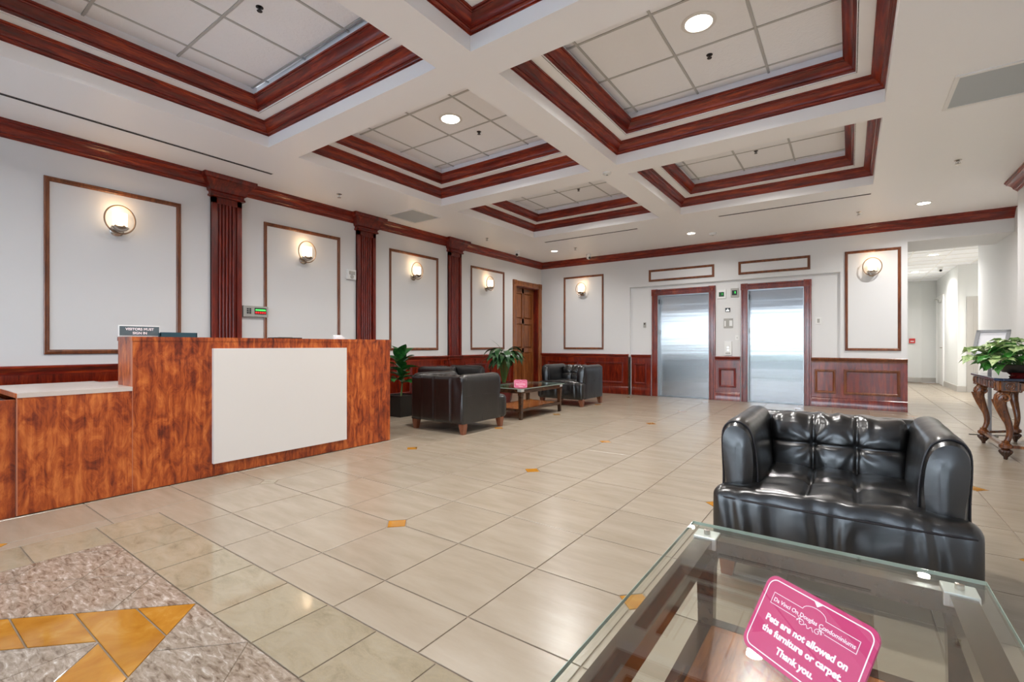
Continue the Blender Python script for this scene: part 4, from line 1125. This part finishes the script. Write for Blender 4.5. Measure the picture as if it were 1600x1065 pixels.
# pink pet signs
def rrect(w_, h_, r, n=6):
    pts = []
    for cx_, cy_, a0 in ((w_ / 2 - r, h_ / 2 - r, 0), (-w_ / 2 + r, h_ / 2 - r, 90), (-w_ / 2 + r, -h_ / 2 + r, 180), (w_ / 2 - r, -h_ / 2 + r, 270)):
        for k in range(n + 1):
            a = math.radians(a0 + 90 * k / n); pts.append((cx_ + r * math.cos(a), cy_ + r * math.sin(a)))
    return pts
def ringface(mb, o, i, z):
    n = len(o)
    for k in range(n):
        j = (k + 1) % n; mb.quad((o[k][0], o[k][1], z), (o[j][0], o[j][1], z), (i[j][0], i[j][1], z), (i[k][0], i[k][1], z))
def make_sign():
    t = thing('pet_notice_sign', 'x', 'sign', (0, 0, 0), 0, 'pink pet notices')
    W, H = .228, .156; tilt = math.radians(32.3)
    R = (PI / 2 - tilt, 0, 0)
    # local plate frame: u right, v up, w normal; plate origin = bottom centre
    b = MB().prism(rrect(W, H, .022), -.0045, 0).build('sign_plate', 'pink', t, rot=R, loc=(0, 0, .006))
    b.location = (0, math.sin(tilt) * H / 2, .004 + math.cos(tilt) * H / 2)
    mb = MB(); ringface(mb, rrect(W - .014, H - .014, .017), rrect(W - .0185, H - .0185, .015), .0006)
    mb.quad((-.010, H / 2 - .008, .0006), (0, H / 2 - .017, .0006), (.010, H / 2 - .008, .0006))
    mb.build('border_print', 'signwhite', b)
    bx = MB(); x0, x1, z0, z1 = -.088, .088, .024, .046; th = .0012
    def seg(a, b_): 
        d = (Vector(b_) - Vector(a)).normalized() * th / 2; n = Vector((-d.y, d.x)); a = Vector(a) - d; b2 = Vector(b_) + d
        bx.quad((a.x - n.x, a.y - n.y, .0006), (b2.x - n.x, b2.y - n.y, .0006), (b2.x + n.x, b2.y + n.y, .0006), (a.x + n.x, a.y + n.y, .0006))
    arc = [(.024 * math.cos(PI - PI * k / 10), z1 + .012 * math.sin(PI * k / 10)) for k in range(11)]
    pl = [(x0, z0), (x0, z1)] + arc + [(x1, z1), (x1, z0)]
    for k in range(len(pl) - 1): seg(pl[k], pl[k + 1])
    seg((x0, z0), (-.03, z0)); seg((.03, z0), (x1, z0))
    # scroll ornament
    for s in (-1, 1):
        pr = None
        for k in range(15):
            a = k * .55; r = .0085 - .0005 * k; p = (s * (.017 + r * math.cos(a)), z0 - .003 + r * math.sin(a) * .8)
            if pr: seg(pr, p)
            pr = p
        for a in range(5):
            q = 2 * PI * a / 5; seg((s * .022, z0 + .002), (s * .022 + .006 * math.cos(q), z0 + .002 + .006 * math.sin(q)))
    pr = None
    for k in range(9):
        p = (-.010 + .0025 * k, z0 - .004 + .003 * math.sin(k * 1.4))
        if pr: seg(pr, p)
        pr = p
    bx.build('ornament_print', 'signwhite', b)
    text('Da Vinci On Douglas Condominiums', .0112, b, (0, .0335, .0003), (0, 0, 0), 'signwhite', bold=.0001)
    text('Pets are not allowed on', .0175, b, (0, -.004, .0003), (0, 0, 0), 'signwhite', bold=.0007)
    text('the furniture or carpet.', .0175, b, (0, -.025, .0003), (0, 0, 0), 'signwhite', bold=.0007)
    text('Thank you.', .0175, b, (0, -.050, .0003), (0, 0, 0), 'signwhite', bold=.0007)
    MB().prism(rrect(W + .006, H + .006, .024), .0007, .0028).build('acrylic_cover', 'acrylic', b)
    MB().box(-W / 2 + .02, W / 2 - .02, -.012, .075, 0, .003).build('holder_foot', 'acrylic', t)
    return t
sg = make_sign(); sg['label'] = 'large pink notice about pets on the near glass coffee table'
sg.location = (-.094, 1.017, .4615); sg.rotation_euler = (0, 0, math.radians(-35.75))
s2 = dup(sg, (-3.93, 5.72, .4615), math.radians(35), 'tiny pink notice standing on the far coffee table'); s2.scale = (.85, .85, .85)

# ================================================================== CONSOLE TABLE
con = thing('console_table', 'carved walnut console table with curved legs and dark blue stone top', 'table', (1.20, 6.85, 0))
def C(mb, name, mat, par=con, **k):
    mb.v = [(v[0] - 1.20, v[1] - 6.85, v[2]) for v in mb.v]; return mb.build(name, mat, par, **k)
topz = .775
outer = [(1.668, 6.28), (1.668, 7.80), (1.46, 7.78), (1.12, 7.42), (1.12, 6.34), (1.17, 6.28)]
C(MB().prism(outer, topz - .025, topz), 'stone_top', 'bluestone', bevel=.006)
ap = [(1.664, 6.33), (1.664, 7.74), (1.48, 7.72), (1.155, 7.39), (1.155, 6.34), (1.165, 6.33)]
C(MB().prism(ap, topz - .115, topz - .026), 'apron', 'carved')
C(MB().sweep([(ap[1]), (ap[2]), (ap[3]), (ap[4]), (ap[5]), (ap[0])][::-1], [(-.0, topz - .03), (.012, topz - .03), (.008, topz - .042), (0, topz - .042)]), 'apron_bead', 'carved', smooth=True)
# apron blocks with rosettes on the room side and slanted end
def blockat(x, y, ang, w_=.11):
    o = MB().box(-w_ / 2, w_ / 2, -.02, 0, -.05, .042).build('apron_block', 'carved', con, loc=(x - 1.20, y - 6.85, topz - .073), rot=(0, 0, ang), bevel=.003)
    mb = MB()
    for r in (.03, .015): mb.tube([(r * math.cos(2 * PI * k / 18), -.021, r * math.sin(2 * PI * k / 18)) for k in range(18)], .005, 6, True)
    for k in range(8):
        a = 2 * PI * k / 8; mb.tube([(.033 * math.cos(a), -.021, .033 * math.sin(a)), (.042 * math.cos(a), -.020, .040 * math.sin(a))], .004, 5)
    mb.build('rosette', 'carved', o, smooth=True)
    MB().box(-w_ / 2 + .012, w_ / 2 - .012, -.0205, -.018, -.04, .034).build('block_ground', 'carvedark', o)
blockat(1.155, 6.40, -PI / 2); blockat(1.155, 7.33, -PI / 2); blockat(1.222, 6.33, 0, .118); blockat(1.60, 6.33, 0, .10)
for k in range(3):
    MB().box(-.034, .034, -.014, 0, -.03, .03).build('apron_tablet', 'carvedark' if k % 2 else 'carved', con, loc=(1.325 + k * .092 - 1.20, 6.33 - 6.85, topz - .073), bevel=.004)
for k in range(7):
    yy = 6.52 + k * .115
    C(MB().box(1.142, 1.156, yy, yy + .07, topz - .10, topz - .045), 'apron_tablet', 'carved' if k % 2 else 'carvedark', bevel=.004)
for k in range(3):
    a = Vector((1.20, 7.44)); b = Vector((1.44, 7.69)); p = a.lerp(b, (k + .5) / 3)
    MB().box(-.04, .04, -.012, 0, -.028, .028).build('apron_tablet', 'carvedark', con, loc=(p.x - 1.20, p.y - 6.85, topz - .073), rot=(0, 0, math.radians(-135 + 0)), bevel=.003)
def cabriole(x, y, ang):
    """curved leg; ang = heading outwards (its knee bulges that way)"""
    o = thing('tmp', 'x', 'x')
    bpy.data.objects.remove(o)
    H = topz - .115
    d = Vector((math.cos(ang), math.sin(ang), 0))
    base = Vector((x, y, 0))
    prof = [(0.00, 1.0, .040), (.015, .96, .046), (.038, .90, .052), (.045, .84, .050), (.040, .78, .043), (.024, .70, .036), (.004, .60, .031), (-.014, .50, .028), (-.022, .42, .026), (-.020, .35, .024), (-.008, .28, .022), (.006, .235, .024)]
    pts = [base + d * (u - .0) + Vector((0, 0, z * H)) for u, z, r in prof]; rad = [r for _, _, r in prof]
    leg = C(MB().tube(pts, rad, 14), 'leg', 'carved', smooth=True, sharp=0)
    # scroll at the knee
    side = Vector((-d.y, d.x, 0))
    sc = MB()
    for s in (-1, 1):
        cpt = base + d * .022 + side * (s * .047) + Vector((0, 0, .885 * H))
        sp = []
        for k in range(22):
            a = k * .42; r = .047 * (1 - k / 26)
            sp.append(cpt + d * (r * math.cos(a)) + Vector((0, 0, r * math.sin(a))) + side * (s * .012 * k / 22))
        sc.tube(sp, [.0095 * (1 - k / 40) for k in range(22)], 7)
        sc.lathe([(0, -.01), (.009, -.006), (.011, 0), (.009, .006), (0, .01)], cpt.x + side.x * s * .012, cpt.y + side.y * s * .012, cpt.z, 10)
    # acanthus ridges running down from the knee
    for s in (-2, -1, 0, 1, 2):
        rg = []
        for k in range(9):
            u = k / 8; zz = (.86 - .34 * u * (1 - .12 * abs(s))) * H
            off = (.098 - .085 * u) ; rg.append(base + d * (off * (1 - .1 * abs(s)) + .004) + side * (s * .017 * (1 - u * .75)) + Vector((0, 0, zz)))
        sc.tube(rg, [.009 * math.sin(PI * min(1, .12 + k / 9)) + .002 for k in range(9)], 6)
    v = [(p[0] - 1.20, p[1] - 6.85, p[2]) for p in sc.v]; sc.v = v
    sc.build('carving', 'carved', leg, smooth=True)
    # block + fluted foot
    ft = base + d * .006
    C(MB().lathe([(0, .175), (.026, .175), (.034, .168), (.028, .160), (.036, .150), (.050, .140), (.050, .112), (.036, .104), (.03, .098), (0, .098)], ft.x, ft.y, 0, 24), 'leg_collar', 'carved', smooth=True)
    C(MB().lathe([(0, 0), (.012, 0), (.018, .012), (.016, .02), (.028, .036), (.044, .058), (.052, .074), (.048, .088), (.030, .098), (0, .098)], ft.x, ft.y, 0, 40, 10, .16), 'foot', 'carvedark', smooth=True, sharp=0)
    return ft
legs = [(1.215, 6.40, PI), (1.215, 7.315, PI), (1.52, 7.62, PI * .62), (1.60, 6.40, -PI * .5)]
fts = [cabriole(*l) for l in legs]
def stretch(a, b):
    m = MB(); d = (Vector(b) - Vector(a)); d.z = 0; n = Vector((-d.y, d.x, 0)).normalized() * .018
    a = Vector((a[0], a[1], 0)); b = Vector((b[0], b[1], 0))
    m.loft([[tuple(p + s * n + Vector((0, 0, z))) for s, z in ((-1, .112), (1, .112), (1, .138), (-1, .138))] for p in (a, b)])
    C(m, 'stretcher', 'carved')
stretch(fts[0], fts[1]); stretch(fts[1], fts[2]); stretch(fts[0], fts[3])
# poinsettia
def leafmesh(Ln, Wd, droop, fold=.25, n=7, shape='ovate', th=.0012):
    mb = MB(); rows = []
    for k in range(n + 1):
        u = k / n
        if shape == 'ovate': wdt = Wd * (math.sin(PI * min(1, u ** .75)) ** .85) * .5
        elif shape == 'lance': wdt = Wd * math.sin(PI * u ** .8) * .5
        else: wdt = Wd * .5 * (math.sin(PI * u ** .8)) * (1 + .28 * math.sin(u * 13))
        if k == n: wdt = .0006
        if k == 0: wdt = .002
        a = droop * u
        x = Ln * (math.sin(a) / droop if droop else u); z = -Ln * ((1 - math.cos(a)) / droop if droop else 0)
        rows.append([(x, -wdt, z + fold * wdt), (x, -wdt * .5, z + fold * wdt * .35), (x, 0, z), (x, wdt * .5, z + fold * wdt * .35), (x, wdt, z + fold * wdt)])
    mb.loft(rows, False, False)
    return mb
def leafobj(mb, name, mat, parent, loc, rz, pitch, roll=0):
    o = mb.build(name, mat, parent, smooth=True, sharp=0)
    return place(o, loc, rz, pitch, roll)
def place(o, loc, rz, pitch, roll=0):
    o.rotation_mode = 'XYZ'
    m = Matrix.Rotation(rz, 4, 'Z') @ Matrix.Rotation(-pitch, 4, 'Y') @ Matrix.Rotation(roll, 4, 'X')
    o.location = loc; o.rotation_euler = m.to_euler(); return o
pt = thing('poinsettia', 'potted poinsettia with pale variegated leaves on the console table', 'plant', (1.33, 6.50, topz))
MB().lathe([(0, 0), (.075, 0), (.085, .012), (.07, .022), (.088, .04), (.115, .075), (.125, .11), (.128, .118), (.12, .12), (.11, .1), (0, .095)], n=32).build('pot', 'potred', pt, smooth=True)
MB().lathe([(.1285, .052), (.142, .085), (.150, .125), (.146, .128), (.134, .09), (.118, .055)], n=32).build('pot_rim', 'pot', pt, smooth=True)
MB().lathe([(0, .10), (.11, .1), (.11, .105), (0, .112)], n=20).build('soil', 'soil', pt)
rnd = random.Random(11)
bases = [leafmesh(.13, .085, .9, .3, 7, 'wavy'), leafmesh(.11, .075, .6, .25, 7, 'wavy'), leafmesh(.15, .095, 1.2, .3, 7, 'wavy')]
lm = []
for b in bases:
    for mt in ('leafp', 'leafd'):
        o = MB(); o.v = b.v; o.f = b.f; ob = o.build('leaf', mt, pt, smooth=True, sharp=0); lm.append(ob)
first = {id(x): True for x in lm}
def putleaf(src, loc, rz, pitch, roll):
    if first.get(id(src)): first[id(src)] = False; place(src, loc, rz, pitch, roll)
    else: o = link('leaf', src.data, pt); place(o, loc, rz, pitch, roll)
for si in range(46):
    a = si * 2.39996; r = .045 + .30 * math.sqrt((si + .5) / 46)
    hz = .35 - .55 * max(0, r - .12) ** 1.0 * .75 + rnd.uniform(-.015, .02)
    if si % 2 and r > .1: hz -= .085
    tip = Vector((r * math.cos(a), r * math.sin(a), hz))
    if tip.x > .30: tip.x = .30
    MB().tube([(0.03 * math.cos(a), .03 * math.sin(a), .10), (tip.x * .45, tip.y * .45, hz * .72), tuple(tip)], .003, 5).build('stem', 'stem', pt)
    for k in range(5):
        ra = a + k * 2 * PI / 5 + rnd.uniform(-.3, .3)
        if tip.x + .13 * math.cos(ra) > .33: ra = PI - ra
        putleaf(lm[rnd.choice([0, 2, 4, 0, 2, 1])], tuple(tip + Vector((0, 0, rnd.uniform(-.012, .012)))), ra, rnd.uniform(-.1, .3), rnd.uniform(-.3, .3))
    for k in range(2):
        ra = a + rnd.uniform(-1, 1)
        q = tip * .8; q.z = hz - .05
        if q.x + .13 * math.cos(ra) > .33: ra = PI - ra
        putleaf(lm[rnd.choice([1, 3, 5])], tuple(q), ra, rnd.uniform(-.3, .1), rnd.uniform(-.4, .4))

# sign stand behind the console
ss = thing('sign_stand', 'grey metal floor stand holding a tilted framed notice behind the console', 'sign stand', (1.375, 8.0, 0), math.radians(20))
MB().box(-.2, .2, -.012, .012, 0, .008).build('base_bar', 'alum', ss); MB().box(-.012, .012, -.13, .13, .0005, .0085).build('base_bar', 'alum', ss)
MB().box(-.013, .013, -.013, .013, .008, .98).build('pole', 'greymetal', ss)
fr = MB()
for a, b, c, d in ((-.15, .15, -.21, -.175), (-.15, .15, .175, .21), (-.15, -.115, -.21, .21), (.115, .15, -.21, .21)): fr.box(a, b, c, d, 0, .02)
fo = fr.build('notice_frame', 'greymetal', ss, loc=(0.0, -.02, 1.09), rot=(0, 0, 0), bevel=.002)
m = Matrix.Rotation(math.radians(-42), 4, 'Z') @ Matrix.Rotation(math.radians(56), 4, 'X'); fo.rotation_euler = m.to_euler()
MB().box(-.115, .115, -.175, .175, .002, .008).build('notice_sheet', 'paper', fo)
MB().box(-.12, .12, -.18, .18, -.002, .002).build('frame_back', 'plasticg', fo)

# ================================================================== FLOOR PLANTS
p1 = thing('rubber_plant', 'broad-leaved green plant in a black square pot behind the desk end', 'plant', (-5.62, 4.93, 0))
MB().loft([[(dx * h, dy * h, z) for dx, dy in ((-1, -1), (1, -1), (1, 1), (-1, 1))] for z, h in ((0, .12), (.30, .185), (.33, .19), (.33, .175), (.30, .17))]).build('pot', 'pot', p1, bevel=.004)
MB().box(-.165, .165, -.165, .165, .28, .31).build('soil', 'soil', p1)
MB().tube([(0, 0, .3), (.01, .02, .55), (0, 0, .85)], [.014, .011, .006], 8).build('stem', 'stem', p1, smooth=True)
rnd = random.Random(5)
for k in range(19):
    a = k * 2.4 + .3; z = .50 + .42 * k / 18
    leafobj(leafmesh(.38 - .12 * k / 18, .19, 1.1 - .5 * k / 18, .35, 8, 'ovate'), 'leaf', 'leafg', p1, (0, 0, z), a, .35 + .8 * k / 18 + rnd.uniform(-.1, .1), rnd.uniform(-.4, .4))
p2 = thing('peace_lily', 'arching dark green peace lily in a dark pot beside the wooden door', 'plant', (-5.42, 7.32, 0))
MB().lathe([(0, 0), (.13, 0), (.15, .05), (.18, .22), (.19, .36), (.20, .38), (.17, .38), (.16, .34), (0, .34)], n=28).build('pot', 'potred', p2, smooth=True)
MB().lathe([(0, .33), (.165, .335), (.16, .35), (0, .36)], n=18).build('soil', 'soil', p2)
for k in range(40):
    a = k * 2.4; h = rnd.uniform(.45, .72); rr = rnd.uniform(.04, .16)
    tip = Vector((rr * math.cos(a), rr * math.sin(a), .36 + h * .92))
    MB().tube([(.02 * math.cos(a), .02 * math.sin(a), .34), (tip.x * .5, tip.y * .5, .34 + h * .4), tuple(tip)], .004, 5).build('stem', 'stem', p2)
    leafobj(leafmesh(rnd.uniform(.30, .44), .12, rnd.uniform(1.5, 2.4), .3, 9, 'lance'), 'leaf', 'leafl', p2, tuple(tip), a, rnd.uniform(.2, .8), rnd.uniform(-.3, .3))
leafobj(leafmesh(.34, .03, .5, .3, 8, 'lance'), 'leaf', 'leafd', p2, (-.02, -.02, .98), math.radians(215), 1.0)
